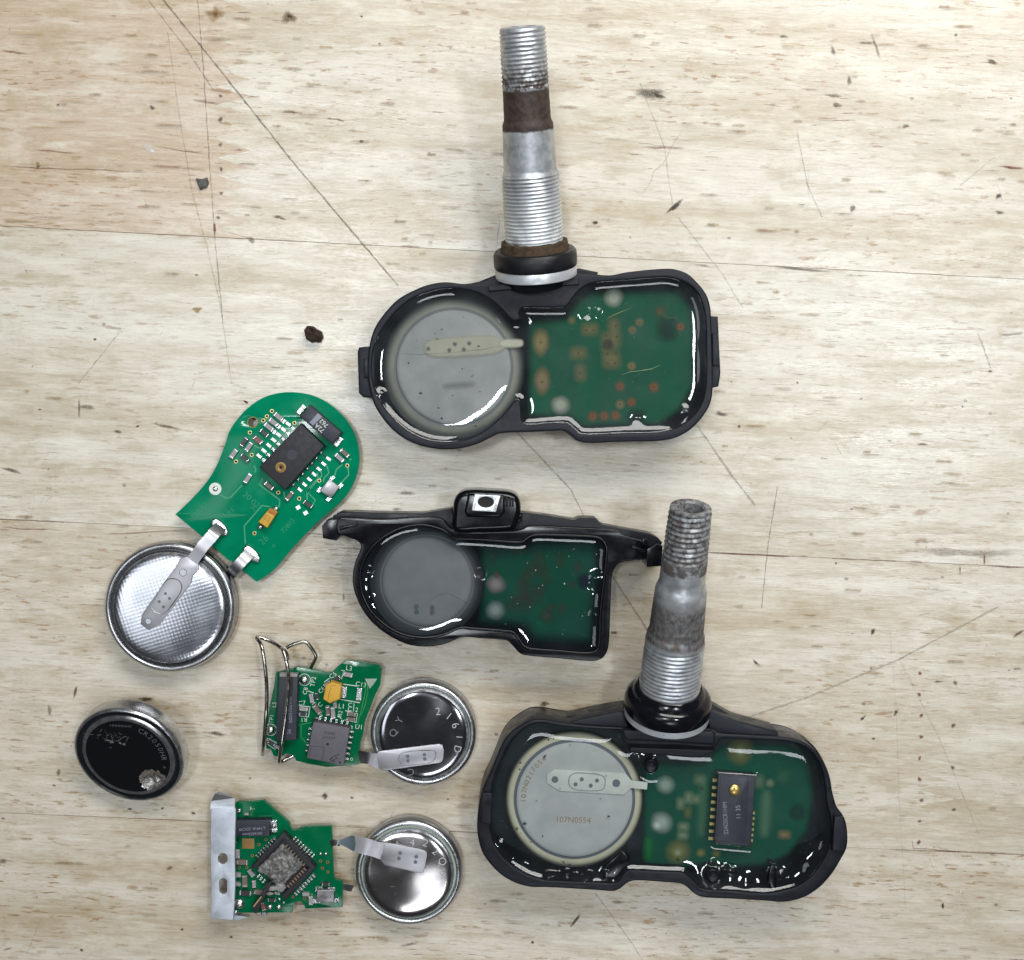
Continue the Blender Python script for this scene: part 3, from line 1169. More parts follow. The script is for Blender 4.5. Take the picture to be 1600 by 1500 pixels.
for (x, y, rx, ry, a, col, al) in (
    (1018, 145, 26, 8, -6, GREY, .75), (1030, 150, 14, 5, -20, DK, .6), (1054, 323, 15, 4, 38, DK, .85), (930, 348, 5, 4, 0, DK, .9),
    (337, 22, 12, 12, 0, TAN, .7), (337, 22, 5, 5, 0, srgb(140, 100, 50), .7), (453, 27, 11, 10, 20, srgb(120, 100, 70), .75), (453, 26, 5, 4, 0, DK, .7),
    (565, 26, 2.5, 2, 0, DK, .8), (565, 221, 4, 3, 0, DK, .8), (91, 164, 2.4, 2.2, 0, DK, .95), (238, 168, 4, 6, 60, BROWN, .7),
    (345, 185, 3, 4, 0, BROWN, .7), (60, 259, 4, 5, 0, DK, .6), (308, 484, 8, 5, 0, TAN, .9), (307, 430, 4, 2, 0, DK, .5), (437, 340, 10, 3, -12, BROWN, .7),
    (393, 375, 5, 7, 20, GREY, .5), (384, 628, 5, 2.4, -35, DK, 1.0), (148, 530, 3, 2, 0, DK, .95), (62, 640, 3, 2, 0, DK, .8),
    (124, 640, 2, 18, 0, BROWN, .55), (138, 636, 14, 4, 0, BROWN, .5), (215, 666, 6, 1.5, 30, BROWN, .8), (185, 675, 6, 3, -10, BROWN, .7),
    (260, 666, 26, 2.4, -14, BROWN, .55), (18, 735, 16, 3, -18, BROWN, .7), (1307, 165, 9, 5, -10, GREY, .6), (1302, 150, 14, 3, -8, GREY, .5),
    (1225, 57, 10, 3, 0, DK, .55), (1355, 67, 12, 3, 0, GREY, .55), (1369, 73, 3, 20, 20, GREY, .45), (1550, 97, 9, 4, -20, GREY, .8), (1560, 306, 5, 4, 30, DK, .8),
    (1562, 332, 8, 3, -10, GREY, .7), (1333, 325, 5, 6, 0, GREY, .6), (1415, 197, 7, 3, 0, BROWN, .6), (1302, 80, 4, 10, 20, BROWN, .5), (1327, 125, 4, 10, 10, BROWN, .5),
    (1494, 55, 3, 3, 0, DK, .6), (1128, 647, 12, 3.5, -6, DK, .55), (1155, 666, 2.5, 3, 0, BROWN, .7), (1547, 580, 4, 2.5, 0, DK, .7), (1504, 635, 3, 2.5, 0, DK, .6),
    (1440, 694, 10, 3, 0, BROWN, .6), (1246, 598, 2, 2.4, 0, DK, .6), (1143, 596, 2, 2, 0, DK, .5), (1364, 987, 5, 4, 80, DK, .75), (1181, 1035, 8, 2.4, -40, DK, .75),
    (1466, 1065, 9, 2.2, 0, DK, .65), (1348, 1122, 6, 2.4, 45, DK, .8), (1400, 1112, 4, 6, -30, DK, .75), (1365, 1154, 4, 2, 0, DK, .6), (1473, 1415, 3, 5, 0, DK, .85),
    (1590, 990, 11, 3, 30, DK, .6), (1589, 1045, 8, 2, 0, DK, .5), (900, 1437, 13, 3, 50, BROWN, .95), (832, 1472, 3, 2, 0, DK, .9), (640, 1475, 14, 3, 12, DK, .4),
    (85, 1227, 3, 2.4, 0, DK, .9), (92, 1207, 4, 8, -10, BROWN, .5), (118, 1081, 3, 9, -15, BROWN, .75), (229, 1092, 17, 3.6, 5, srgb(78, 68, 50), .9), (340, 1146, 15, 3, -8, BROWN, .75),
    (302, 1270, 5, 3, -20, DK, .85), (203, 1264, 4, 2, 0, BROWN, .8), (254, 1263, 3, 2, 0, BROWN, .8), (78, 1110, 4, 10, 0, BROWN, .45), (5, 1345, 7, 5, 0, DK, .5), (265, 1356, 6, 3, 30, BROWN, .6),
    (285, 1452, 3, 2, 0, DK, .9), (128, 1484, 3, 2.4, 0, DK, .95), (361, 1464, 4, 2, 0, DK, .8), (14, 1482, 8, 2, 20, DK, .55), (507, 1244, 5, 6, 30, DK, .8), (550, 1246, 4, 3, 0, BROWN, .7),
    (700, 1249, 2, 2, 0, DK, .8), (852, 1100, 9, 4, 8, BROWN, .8), (960, 988, 8, 3, 5, BROWN, .7), (620, 795, 9, 2.4, 0, DK, .5), (635, 770, 14, 3, 0, BROWN, .45), (596, 1020, 9, 2, 10, DK, .5),
    (537, 933, 2, 6, 0, BROWN, .5), (322, 1022, 5, 5, 0, BROWN, .15), (1330, 795, 4, 3, 0, RED, .35), (1437, 800, 12, 6, 0, srgb(190, 140, 110), .35), (1306, 880, 2, 2, 0, DK, .8), (1575, 802, 2, 2, 0, DK, .8)):
    mk.blob(W(x, y).xy, rx / 7.6, ry / 7.6, math.radians(a), srgb(150, 124, 92), al * .35, .8, .5)
    mk.blob(W(x, y).xy, rx / 8.8, ry / 8.8, math.radians(a), col, al * .88, .55, .7)
# reddish and brown flecks at the finger-joint tips
for i in range(9):
    y = 1034 + i * 33
    mk.blob(W(1437 + R.uniform(-3, 3), y + 18).xy, .35, .5, R.uniform(0, 3), RED, .75, .5, .4)
    if i % 2:
        mk.blob(W(1492 + R.uniform(-4, 2), y).xy, .4, .5, R.uniform(0, 3), BROWN, .7, .5, .4)
for i in range(6):
    mk.blob(W(343 + R.uniform(-3, 3), 150 + i * 38).xy, .35, .45, R.uniform(0, 3), BROWN, .6, .5, .4)
mk.blob(W(233, 231).xy, 1.5, .9, -.5, srgb(226, 220, 212), .6, .5, .4)
mk.blob(W(238, 236).xy, .5, .4, -.5, srgb(244, 242, 238), .8, .5, .4)
# pale scrapes
for (x, y, L, a) in ((148, 405, 22, 75), (165, 430, 24, -70), (145, 475, 20, 78), (277, 435, 12, 85), (303, 598, 14, 85), (252, 520, 6, 60), (50, 795, 50, 80), (65, 780, 30, 70),
                     (1456, 1345, 26, -75), (1558, 1240, 20, 65), (1589, 1165, 14, 70), (1505, 1435, 18, 40), (1500, 1392, 12, 85), (1345, 740, 40, 10), (1310, 700, 26, -60), (1440, 810, 10, 60),
                     (1285, 405, 18, 30), (1170, 160, 10, 50), (1105, 122, 18, -20), (1395, 372, 16, 5), (1065, 394, 10, 5), (640, 390, 8, 60), (405, 335, 14, 10), (585, 345, 16, 50), (515, 1070, 0, 0)):
    if not L:
        continue
    a = math.radians(a)
    p, q = (x - L / 2 * math.cos(a), y + L / 2 * math.sin(a)), (x + L / 2 * math.cos(a), y - L / 2 * math.sin(a))
    mk.stroke(wobble_line(W(*p).xy, W(*q).xy, 8, .12, R), .16, PALE, .75)
# many faint hairline scratches in every direction
for i in range(90):
    x, y = R.uniform(-60, 1660), R.uniform(-60, 1560)
    a = R.gauss(0, .5) if R.random() < .45 else R.uniform(0, math.pi)
    L = R.choice((14, 22, 30, 50, 80, 120)) * R.uniform(.5, 1.3)
    p, q = (x - L / 2 * math.cos(a), y + L / 2 * math.sin(a)), (x + L / 2 * math.cos(a), y - L / 2 * math.sin(a))
    mk.stroke(wobble_line(W(*p).xy, W(*q).xy, 10, .05 + L * .002, R), R.uniform(.04, .11), R.choice((PENCIL, BROWN, PALE, PALE, PENCIL)), R.uniform(.10, .34))
for i in range(140):
    x, y = R.uniform(-40, 1640), R.uniform(-40, 1540)
    mk.blob(W(x, y).xy, R.uniform(.1, .32), R.uniform(.06, .16), R.gauss(0, .4), R.choice((BROWN, DK, TAN, GREY)), R.uniform(.3, .85), .5, .4, 10)
# tan pore dashes along the grain, in loose clusters
made = 0
while made < 620:
    x, y = R.uniform(-40, 1640), R.uniform(-40, 1540)
    dens = mnoise.noise(Vector((x * .0045, y * .008, 3.3))) + (.25 if y < 380 or y > 1290 else -.05)
    if R.uniform(-.35, .45) > dens:
        continue
    made += 1
    L_ = R.uniform(.9, 4.6) * (1.6 if x < 340 and y < 360 else 1)
    p_, q_ = W(x - L_ * 4.2, y - L_ * .2).xy, W(x + L_ * 4.2, y + L_ * .2).xy
    mk.stroke(wobble_line(p_, q_, 5, .04, R), R.uniform(.10, .34), R.choice((TAN, srgb(164, 136, 90), srgb(148, 120, 78), srgb(142, 122, 90), srgb(150, 112, 80))), R.uniform(.25, .72))
mk.build("scratches", bench)


# ------------------------------------------------------------------ valve stem
def grid_turn(name, A, ax, rows, mat, parent, n=64, thread=None, tval=None):
    """surface of revolution along ax from rows [(s, r)], with helical threads; stores 'along'"""
    ax = ax.normalized()
    u = (Vector((1, 0, 0)) - ax * ax.x).normalized()
    w = ax.cross(u)
    verts, faces, al = [], [], []
    for (s, r) in rows:
        for j in range(n):
            t = 2 * math.pi * j / n
            rr = r
            if thread:
                for (s0, s1, pitch, dep) in thread:
                    if s0 <= s <= s1:
                        ph = (s / pitch - j / n) % 1.0
                        tri = abs(2 * ph - 1)
                        edge = min(1, (s - s0) / .5, (s1 - s) / .5)
                        wear = .8 + .35 * mnoise.noise(Vector((s * .8, t * 1.5, 4)))
                        rr = r - dep * (1 - tri ** .8) * edge * wear
            rr += .03 * mnoise.noise(Vector((s * 1.3, math.cos(t) * 2, math.sin(t) * 2)))
            verts.append(A + ax * s + u * (math.cos(t) * rr) + w * (math.sin(t) * rr))
            al.append(tval(s))
    N = len(rows)
    for i in range(N - 1):
        for j in range(n):
            a, b = i * n + j, i * n + (j + 1) % n
            faces.append((a, b, b + n, a + n))
    faces.append(tuple(range(n))[::-1])
    faces.append(tuple(range((N - 1) * n, N * n)))
    me = pydata(name, verts, faces)
    at = me.attributes.new("along", 'FLOAT', 'POINT')
    at.data.foreach_set("value", al)
    return make(name, me, mat, parent, 38)


def build_stem(root, base_px, tip_px, z0, z1, secs, threads, mat, bore, extras):
    """secs: [(photo y on the axis, radius in photo pixels)] from base to tip"""
    A, B = W(*base_px, z0), W(*tip_px, z1)
    L = (B - A).length
    ax = (B - A).normalized()

    def at_y(y):
        lo, hi = -.4, 1.2
        for _ in range(40):
            m_ = (lo + hi) / 2
            if proj(A + (B - A) * m_)[1] > y:
                lo = m_
            else:
                hi = m_
        return (lo + hi) / 2 * L

    def rad(y, rp):
        p = A + ax * at_y(y)
        return rp / (F / ((Vector((0, 0, H)) - p).length))
    key = [(at_y(y), rad(y, rp)) for y, rp in secs]
    th = [(at_y(a), at_y(b), pitch, dep) for a, b, pitch, dep in threads]
    rows = []
    s = key[0][0]
    while s < key[-1][0] - 1e-6:
        for (s0, r0), (s1, r1) in zip(key, key[1:]):
            if s0 <= s <= s1:
                rows.append((s, r0 + (r1 - r0) * (s - s0) / max(1e-6, s1 - s0)))
                break
        s += .09 if any(a <= s <= b for a, b, _, _ in th) else .25
    sN, rN = key[-1]
    rows.append((sN, rN))
    if bore:
        rows += [(sN + .12, rN * .93), (sN + .12, rN * .70), (sN - .2, rN * .64), (sN - 4.5, rN * .60)]
    else:
        rows += [(sN + .18, rN * .92), (sN + .2, rN * .62), (sN - 3, rN * .6)]
    y_lo, y_hi = secs[0][0], secs[-1][0]
    s_lo, s_hi = key[0][0], key[-1][0]
    stem = grid_turn("valve_stem", A, ax, rows, mat, root, 72, th, lambda s_: (s_ - s_lo) / (s_hi - s_lo))
    for (nm, m_, prof, wf) in extras:
        lathe(nm, [(rad(y, r) if r else 0, at_y(y)) for r, y in prof], m_, stem, A, ax, 64, 40, None, wf)
    return A, B, ax, stem


def crust(r, s, a):
    n_ = mnoise.noise(Vector((math.cos(a) * 3, math.sin(a) * 3, s * 1.2)))
    return r * (1 + .05 * n_), s + .35 * mnoise.noise(Vector((math.cos(a) * 4, math.sin(a) * 4, 7)))


# ------------------------------------------------------------------ potted coin cell
def potted_cell(root, cpx, z_top, r_px, rin_px, capm, rimm, ringm, blur=.9):
    """coin cell sunk in cloudy resin: crisp cap, rim that dissolves outwards"""
    k = scl(z_top)
    c = W(cpx[0], cpx[1], z_top)
    r, ri = r_px / k, rin_px / k
    prof = [(r - blur - .3, -5.2), (r - blur - .2, -1.6), (r + blur * .55, -.62), (r + blur * .2, -.58), (r - blur * .2, -.54), (r - blur * .6, -.50), (r - blur, -.46),
            (ri + .40, -.40), (ri + .20, -.46), (ri + .02, -.42), (ri - .16, -.20), (ri - .7, -.02), (ri * .8, 0), (ri * .4, .02), (0, .03)]
    idx = [3, 3, 1, 1, 1, 1, 1, 2, 2, 2, 0, 0, 0, 0]
    soft = [1, 1, 0, .12, .45, .82, 1] + [1] * 8
    return lathe("coin_cell", prof, [capm, rimm, ringm, M['cavity']], root, c, n=96, smooth=50, matidx=idx, soft=soft), c


# ================================================================== SENSOR 1 (upper, long clean stem)
Z1 = 10.4
s1 = thing("tire_pressure_sensor", "large black tire sensor at top with pale stem banded dark brown", "tire sensor", W(840, 560, 0))
o1 = [(800, 433), (775, 434.5), (745, 440.5), (726, 443.5), (696, 440.5), (668, 445), (642, 455.5), (621, 468), (602, 487.5), (587, 509), (578.5, 532), (574.5, 560), (575, 595),
      (580.5, 620), (586, 635), (598, 654), (615, 673), (636, 688), (661.6, 697.6), (689, 702), (717, 701), (745, 694), (766, 684), (777, 678.5), (787, 676.5), (830, 675),
      (868, 673.2), (876, 673), (885, 675), (893.5, 681), (902.5, 688.5), (914, 691.8), (970, 690.3), (1033, 688.7), (1055.5, 684), (1078, 672), (1096, 654), (1109.5, 632), (1114, 607),
      (1113.5, 560), (1112, 510), (1109.5, 476.5), (1103, 458.5), (1089, 440.5), (1073.5, 427), (1055.5, 420.7), (1042, 419.4), (981, 424.8), (952, 430), (925, 427.5), (902, 426), (860, 429)]
i1 = [(800, 500), (785, 485), (766, 468), (742.6, 456.5), (717, 451), (693.6, 451), (668, 456.5), (642, 468), (621, 485), (604, 504.5), (591, 526), (584, 545), (581, 565), (581, 585), (585, 605),
      (592, 622), (602, 639), (621, 660), (642, 676), (668, 687), (693.6, 690.5), (721, 688), (749, 677), (772.5, 660), (791.7, 641), (803, 627), (810, 624.5), (814, 634), (815, 650), (817.5, 660),
      (823, 663), (850, 661.5), (876, 660.3), (887, 661.5), (898, 670), (906, 677), (913, 678.5), (970, 676.5), (1028.5, 675), (1055.5, 669), (1078, 654), (1094, 634), (1101.6, 609), (1103, 560), (1102, 500),
      (1097, 474), (1087, 454), (1069, 440.5), (1046.5, 434), (1033, 433), (990, 436.5), (947.5, 439.4), (929.5, 441.6), (916, 446), (905, 454), (896, 465), (887.5, 476.5), (881, 479.8), (850, 480.5),
      (819, 481), (813, 484.4), (811.4, 490), (812.5, 496), (808, 501)]
L1o, L1i = pxloop(catmull(o1, 4), Z1), pxloop(catmull(i1, 4), Z1)
h1 = extrude("housing", [L1o, L1i], .8, Z1, .32, M['plastic'], s1)
extrude("housing_floor", [pxloop(catmull([(p[0], p[1]) for p in o1], 3), Z1)], 0.0, 1.0, .2, M['cavity'], h1)
# clip tabs at both ends
slab_px("latch", s1, [(584, 541), (570, 541.5), (560.5, 543), (558.5, 550), (559.5, 585), (560.5, 614), (567, 620.5), (586, 621.5)], 1.5, 9.8, M['plastic'], .3)
slab_px("latch", s1, [(1108, 493.5), (1122, 494.5), (1124, 540), (1126, 584), (1123, 603.5), (1110, 607)], 1.5, 9.8, M['plastic'], .3)
slab_px("latch_rib", s1, [(568, 560), (575, 560), (575.5, 590), (569, 590)], 9.0, 10.3, M['plastic_mid'], .15)
slab_px("latch_rib", s1, [(1113, 521), (1123, 521), (1125, 572), (1113.5, 572)], 9.0, 10.4, M['plastic'], .2)
# plate under the stem
slab_px("stem_plate", s1, [(763, 446), (800, 440), (904, 430.5), (905, 444.5), (830, 450), (764, 455)], 10.4, 11.25, M['plastic'], .12)
slab_px("gusset", s1, [(750, 439), (775, 429), (905, 419), (935, 425), (930, 434), (760, 446)], 1.0, 8.4, M['plastic_mid'], .3)
lathe("stem_seat", [(0, 0), (5.0, 0), (5.6, 2.4), (0, 2.41)], M['plastic_mid'], s1, W(838, 446, 8.8), (W(817, 44, 23) - W(838, 430, 9.2)).normalized(), 40, 40)
resin1 = resin_fill("potting_resin", L1i, 9.15, 1.2, .95, 1.35,
                    [(zB(575, 400), 1.0, -.45), (zB(640, 385), .5, .3), (zB(1180, 1120), 1.6, .35), (zB(1240, 1060), .8, .3), (zA(230, 620), .7, .3), (zA(270, 1010), .8, .35), (zB(100, 440), .6, .4), (zB(920, 1130), 1.0, -.25)],
                    M['resin_a'], s1, seed=1.0)
cell1, c1 = potted_cell(s1, (709, 574), 8.35, 105, 90, M['cell_cap'], M['cell_rim'], M['cell_ring'], 1.2)
ct = Marks(8.56, 6)
TABC = srgb(190, 186, 168)
ct.rrect(W(*zA(870, 662), 8.56).xy, 590 * .2133 / 8.8, 145 * .2133 / 8.8, math.radians(3), TABC, .85, .32)
ct.rrect(W(*zA(1215, 640), 8.56).xy, 170 * .2133 / 8.8, 58 * .2133 / 8.8, math.radians(2), srgb(204, 200, 182), .95, .22)
for q in ((800, 645), (905, 640), (760, 690), (865, 685), (605, 680)):
    ct.blob(W(*zA(*q), 8.56).xy, .5, .5, 0, srgb(96, 98, 100), .75, .8, .1, 14)
ct.rrect(W(*zA(830, 945), 8.56).xy, 5.5, .9, math.radians(4), srgb(120, 118, 116), .35, .45)
ct.build("contact_tab", cell1, False, 'mark_soft')
b1 = potted_board(s1, [(826, 504), (884, 497), (903, 468), (925, 457), (1060, 453), (1084, 484), (1085, 600), (1062, 642), (1030, 664), (910, 667), (890, 652), (826, 650)], 6.9, M['pcb_a'])
pm = Marks(6.915, 3)
TANP, ORG, WHT = srgb(176, 150, 100), srgb(178, 104, 54), srgb(206, 202, 186)
for (x, y, c_) in ((245, 595, TANP), (255, 870, srgb(164, 136, 100))):
    pm.blob(W(*zB(x, y), 6.9).xy, 1.75, 2.9, 0, c_, .85, .6, .08, 24)
for (x, y, w_, h_, c_, a_) in ((585, 510, 100, 70, TANP, .6), (505, 675, 100, 70, TANP, .6), (520, 810, 60, 100, TANP, .6),
                               (755, 540, 70, 200, TANP, .6), (735, 720, 110, 110, TANP, .6), (700, 600, 60, 120, TANP, .5), (1120, 510, 120, 150, srgb(14, 40, 42), .6), (910, 1125, 100, 90, srgb(20, 26, 34), .8), (430, 500, 200, 20, srgb(40, 140, 100), .25)):
    pm.rrect(W(*zB(x, y), 6.9).xy, w_ * .225 / 8.75, h_ * .225 / 8.75, math.radians(2), c_, a_ * .85, .75)
for (x, y, r_, c_, a_) in ((750, 290, 75, WHT, .95), (380, 1035, 75, WHT, .95), (460, 445, 36, TANP, .5), (930, 460, 38, TANP, .6), (880, 515, 38, TANP, .6), (875, 765, 40, TANP, .7), (795, 905, 42, ORG, .7), (1030, 910, 44, ORG, .7),
                           (795, 1030, 42, TANP, .7), (875, 1015, 42, ORG, .7), (605, 1115, 44, ORG, .75), (685, 1112, 44, ORG, .75), (765, 1108, 44, ORG, .75), (1075, 385, 48, srgb(120, 100, 60), .6), (1215, 490, 38, ORG, .75), (710, 615, 46, srgb(70, 70, 60), .8)):
    pm.blob(W(*zB(x, y), 6.9).xy, r_ * .225 / 8.75, r_ * .225 / 8.75, 0, c_, a_, .7, .08)
for (x, y) in ((795, 905), (1030, 910), (875, 1015), (795, 1030), (605, 1115), (685, 1112), (765, 1108), (560, 515), (610, 515), (700, 555), (770, 560), (765, 485), (710, 680), (765, 680), (710, 745), (760, 745), (930, 462), (880, 517), (875, 765), (1215, 492), (505, 675), (520, 812), (715, 610), (245, 600), (255, 875)):
    pm.blob(W(*zB(x, y), 6.9).xy, .3, .3, 0, srgb(120, 60, 36), .5, .85, .1, 12)
pm.stroke([W(*zB(x, y), 6.9).xy for x, y in ((1080, 390), (1110, 425), (1180, 430), (1215, 485))], .35, srgb(90, 140, 80), .5)
pm.stroke([W(*zB(x, y), 6.9).xy for x, y in ((1070, 330), (1120, 330), (1130, 390))], .4, srgb(60, 130, 80), .5)
pm.build("solder_pads", b1, mat='mark_soft')
# dust, specks and hairs lying on the resin
dk = Marks(9.25, 8, .0006)
R = random.Random(4)
for q in ((705, 537, 8), (655, 568, 6), (670, 607, 8), (605, 620, 5), (975, 660, 9), (460, 783, 8), (549, 1005, 14), (703, 1190, 12), (680, 1112, 9), (783, 1022, 6), (925, 880, 7), (985, 993, 7), (935, 870, 5), (520, 620, 5), (430, 580, 5), (610, 440, 6), (865, 445, 5), (855, 825, 6), (950, 1245, 10)):
    dk.blob(W(*zA(q[0], q[1]), 9.25).xy, q[2] * .0245, q[2] * .02, R.uniform(0, 3), srgb(26, 26, 30), .95, .35, .3, 9)
for i in range(55):
    q = zA(R.uniform(380, 1150), R.uniform(420, 1240))
    dk.blob(W(*q, 9.25).xy, R.uniform(.04, .09), R.uniform(.04, .09), 0, srgb(30, 30, 34), R.uniform(.4, .9), .4, .2, 8)
for i in range(90):
    q = zB(R.uniform(250, 1220), R.uniform(300, 1150))
    dk.blob(W(*q, 9.25).xy, R.uniform(.03, .09), R.uniform(.03, .07), 0, srgb(190, 200, 196), R.uniform(.15, .6), .4, .2, 8)
dk.stroke([W(*zB(x, y), 9.25).xy for x, y in ((690, 440), (750, 410), (810, 385), (870, 362))], .05, srgb(190, 180, 110), .75)
dk.stroke([W(*zB(x, y), 9.25).xy for x, y in ((795, 830), (860, 805), (930, 797), (1010, 785), (1080, 755))], .06, srgb(190, 190, 140), .75)
dk.stroke([W(*zA(x, y), 9.25).xy for x, y in ((380, 712), (530, 722), (800, 705), (1000, 685), (1200, 645))], .05, srgb(40, 40, 44), .7)
dk.build("dust_specks", resin1)
build_stem(s1, (838, 432), (816, 43), 9.4, 23.0,
           [(432, 40), (376, 44), (372, 45), (330, 45), (272, 44.5), (268, 42), (266, 40.5), (230, 39.5), (194, 38.5), (189, 36.5), (186, 35.5), (160, 35), (138, 34.5), (135, 35.5), (90, 35.5), (46, 34.5), (43, 33)],
           [(376, 268, .64, .32), (137, 44, .70, .32)], stem_material("stem_metal_long", 1), False,
           [("corroded_ring", M['rust'], [(44, 375), (50.5, 376.5), (52, 383), (53.5, 391), (45, 393)], crust),
            ("rubber_grommet", M['rubber'], [(44, 391), (56, 389), (61, 390), (64, 394), (64.5, 404), (64, 414), (61, 418), (40, 419)], None),
            ("washer", M['washer'], [(40, 415), (62.2, 415), (63, 416), (63, 430), (62, 431), (40, 432)], None)])

# ================================================================== SENSOR 3 (lower, short dirty stem)
Z3 = 10.5
s3 = thing("tire_pressure_sensor", "large black tire sensor at lower end with grimy upright stem and visible chip", "tire sensor", W(1035, 1270, 0))
o3 = [(1000, 1138), (970, 1136.5), (918, 1133.5), (875, 1128.5), (848, 1124), (830, 1125), (814, 1133), (798, 1144.4), (784.4, 1162.5), (775.3, 1185), (764, 1212), (757, 1226), (752, 1240), (748, 1260), (745.4, 1285), (746.5, 1307),
      (752.7, 1330), (764, 1348), (782, 1366.5), (805, 1380), (830, 1386.5), (853.5, 1386.8), (934, 1391.4), (958, 1393), (964, 1391.5), (970, 1388.5), (979, 1381), (988, 1377), (1000, 1376.3), (1040, 1379), (1063.5, 1381.3), (1072.5, 1385.8),
      (1084, 1396), (1095, 1401.7), (1145, 1405), (1202, 1408.5), (1217.6, 1410), (1236, 1408.5), (1260.7, 1400.6), (1283.4, 1384.7), (1301.5, 1364), (1315, 1341.6), (1323, 1326), (1324.8, 1307.6), (1322, 1285), (1317, 1273.6), (1308, 1261), (1303.8, 1248.7),
      (1297, 1221.5), (1290, 1199), (1279, 1178.4), (1260.7, 1162.5), (1244.8, 1155.7), (1226.7, 1152), (1158.7, 1147.5), (1125, 1145), (1113, 1139), (1060, 1138)]
i3 = [(968, 1142), (955, 1141), (922.6, 1139.5), (877, 1136), (848, 1130.5), (833, 1132), (818, 1139.5), (804, 1152), (792.5, 1168), (784, 1186), (776, 1206), (770, 1225), (768, 1245), (766.5, 1271), (767.4, 1298.5),
      (773, 1319), (786.7, 1339), (805, 1355), (825, 1367), (843, 1373), (853.5, 1375.5), (888.6, 1377), (934, 1379), (958, 1380), (966, 1376.5), (975, 1364), (982, 1360), (1000, 1360), (1040, 1362), (1064, 1363), (1072, 1366), (1080, 1372), (1090.7, 1382.4), (1099, 1388.5),
      (1145, 1392), (1199.5, 1396), (1217.6, 1393), (1245, 1385), (1267.5, 1369), (1285, 1346), (1296, 1321), (1298.5, 1294), (1296, 1271), (1292, 1257.7), (1290, 1237), (1287, 1214), (1280, 1192), (1267, 1174), (1250, 1164), (1226.7, 1159),
      (1158.7, 1155.5), (1130, 1154), (1124, 1157), (1119, 1166.5), (1060, 1165.5), (1000, 1164), (980, 1162.5), (972, 1155)]
L3o, L3i = pxloop(catmull(o3, 4), Z3), pxloop(catmull(i3, 4), Z3)
h3 = extrude("housing", [L3o, L3i], .8, Z3, .30, M['plastic_mid'], s3)
extrude("housing_floor", [pxloop(catmull(o3, 3), Z3)], 0, 1.0, .2, M['cavity'], h3)
# lower skirt and shoulders rising to the stem
extrude("skirt", [pxloop(catmull([(760, 1232), (780, 1168), (800, 1140), (832, 1121), (870, 1123), (975, 1104), (1105, 1100), (1150, 1122), (1232, 1148), (1265, 1160), (1285, 1185), (1300, 1230), (1290, 1300), (1100, 1345), (850, 1345), (770, 1300)], 5), 6.0)],
        .5, 6.0, .4, M['plastic'], h3)
slab_px("shoulder", s3, [(880, 1131), (905, 1124), (975, 1110), (985, 1145), (960, 1140)], 2, 9.4, M['plastic'], .3)
slab_px("shoulder", s3, [(1103, 1108), (1150, 1126), (1215, 1143), (1218, 1153), (1110, 1146)], 2, 9.4, M['plastic'], .3)
slab_px("stem_plate", s3, [(972, 1140), (1112, 1142), (1119, 1147), (1116, 1164), (978, 1157)], 9.4, 11.5, M['plastic'], .45)
slab_px("ledge", s3, [(985, 1167), (1118, 1172), (1096, 1184), (1085, 1184.5), (1000, 1178), (983, 1175)], 6.0, 9.8, M['plastic'], .3)
slab_px("latch", s3, [(753, 1238), (769, 1239), (768, 1290), (750, 1285)], 4, 11.4, M['plastic_mid'], .25)
slab_px("latch", s3, [(1304, 1276), (1318, 1277), (1322, 1300), (1321, 1330), (1300, 1330)], 4, 11.5, M['plastic'], .3)
slab_px("corner_block", s3, [(945, 1352), (972, 1328), (984, 1338), (986, 1350), (962, 1374), (942, 1372)], 2, 9.3, M['plastic_gloss'], .4)
studs = [zD(75, 470), zD(500, 1225)]
for q in studs:
    lathe("stud", [(1.5, -4), (1.35, 0), (1.2, .25), (1.0, .35), (.85, .22), (0, .2)], M['plastic_mid'], s3, W(q[0], q[1], 10.0), n=28, smooth=40)
slab_px("rib", s3, [(1199, 1376), (1205, 1350), (1212, 1352), (1214, 1388), (1206, 1392)], 4, 9.6, M['plastic_gloss'], .3)
resin3 = resin_fill("potting_resin", L3i, 8.85, 1.2, 1.15, 1.25,
                    [(zC(560, 1220), .7, .9), (zC(600, 1215), .5, .6), (zC(690, 1235), 1.1, -.9), (zC(840, 1215), .6, .8), (zC(800, 1250), .7, .7), (zC(960, 1210), .8, .7), (zC(240, 1000), .8, .5), (zC(1180, 420), .8, .7),
                     (zC(1060, 240), .7, .6), (zD(490, 1130), .5, .5), (zD(580, 1180), .6, .7), (zD(640, 1190), .5, .6), (zD(720, 1250), 1.4, .35), (zD(910, 1200), .6, .9), (zD(970, 1210), .8, .6), (zD(1230, 1100), .8, .4), (zD(1180, 1150), 1.6, .3), (zC(300, 1120), 1.2, -.4), (zD(800, 560), .4, .2)],
                    M['resin_c'], s3, seed=5.0, holes=[(studs[0], 1.35, .7), (studs[1], 1.35, .8)],
                    blocks=[([zD(541, 523), zD(797, 542), zD(764, 1028), zD(513, 1008)], .42, .34)])
cell3, c3 = potted_cell(s3, (897.7, 1249.8), 8.45, 106.5, 93, M['cell_cap_clear'], M['cell_rim_clear'], M['cell_ring_clear'], .6)
slab_px("contact_tab", cell3, [zC(548, 530), zC(600, 495), zC(1090, 520), zC(1130, 570), zC(1245, 585), zC(1240, 635), zC(1130, 625), zC(1080, 670), zC(640, 645), zC(550, 590)], 8.46, 8.68, M['tab_clear'], .06)
oval = [zC(*p) for p in ((700, 580), (710, 540), (750, 520), (830, 522), (900, 528), (945, 550), (950, 600), (935, 632), (880, 642), (800, 640), (740, 632), (708, 610))]
tube("pressed_oval", [W(q[0], q[1], 8.69) for q in catmull(oval, 4)], .09, M['grey_print'], cell3, 6, True)
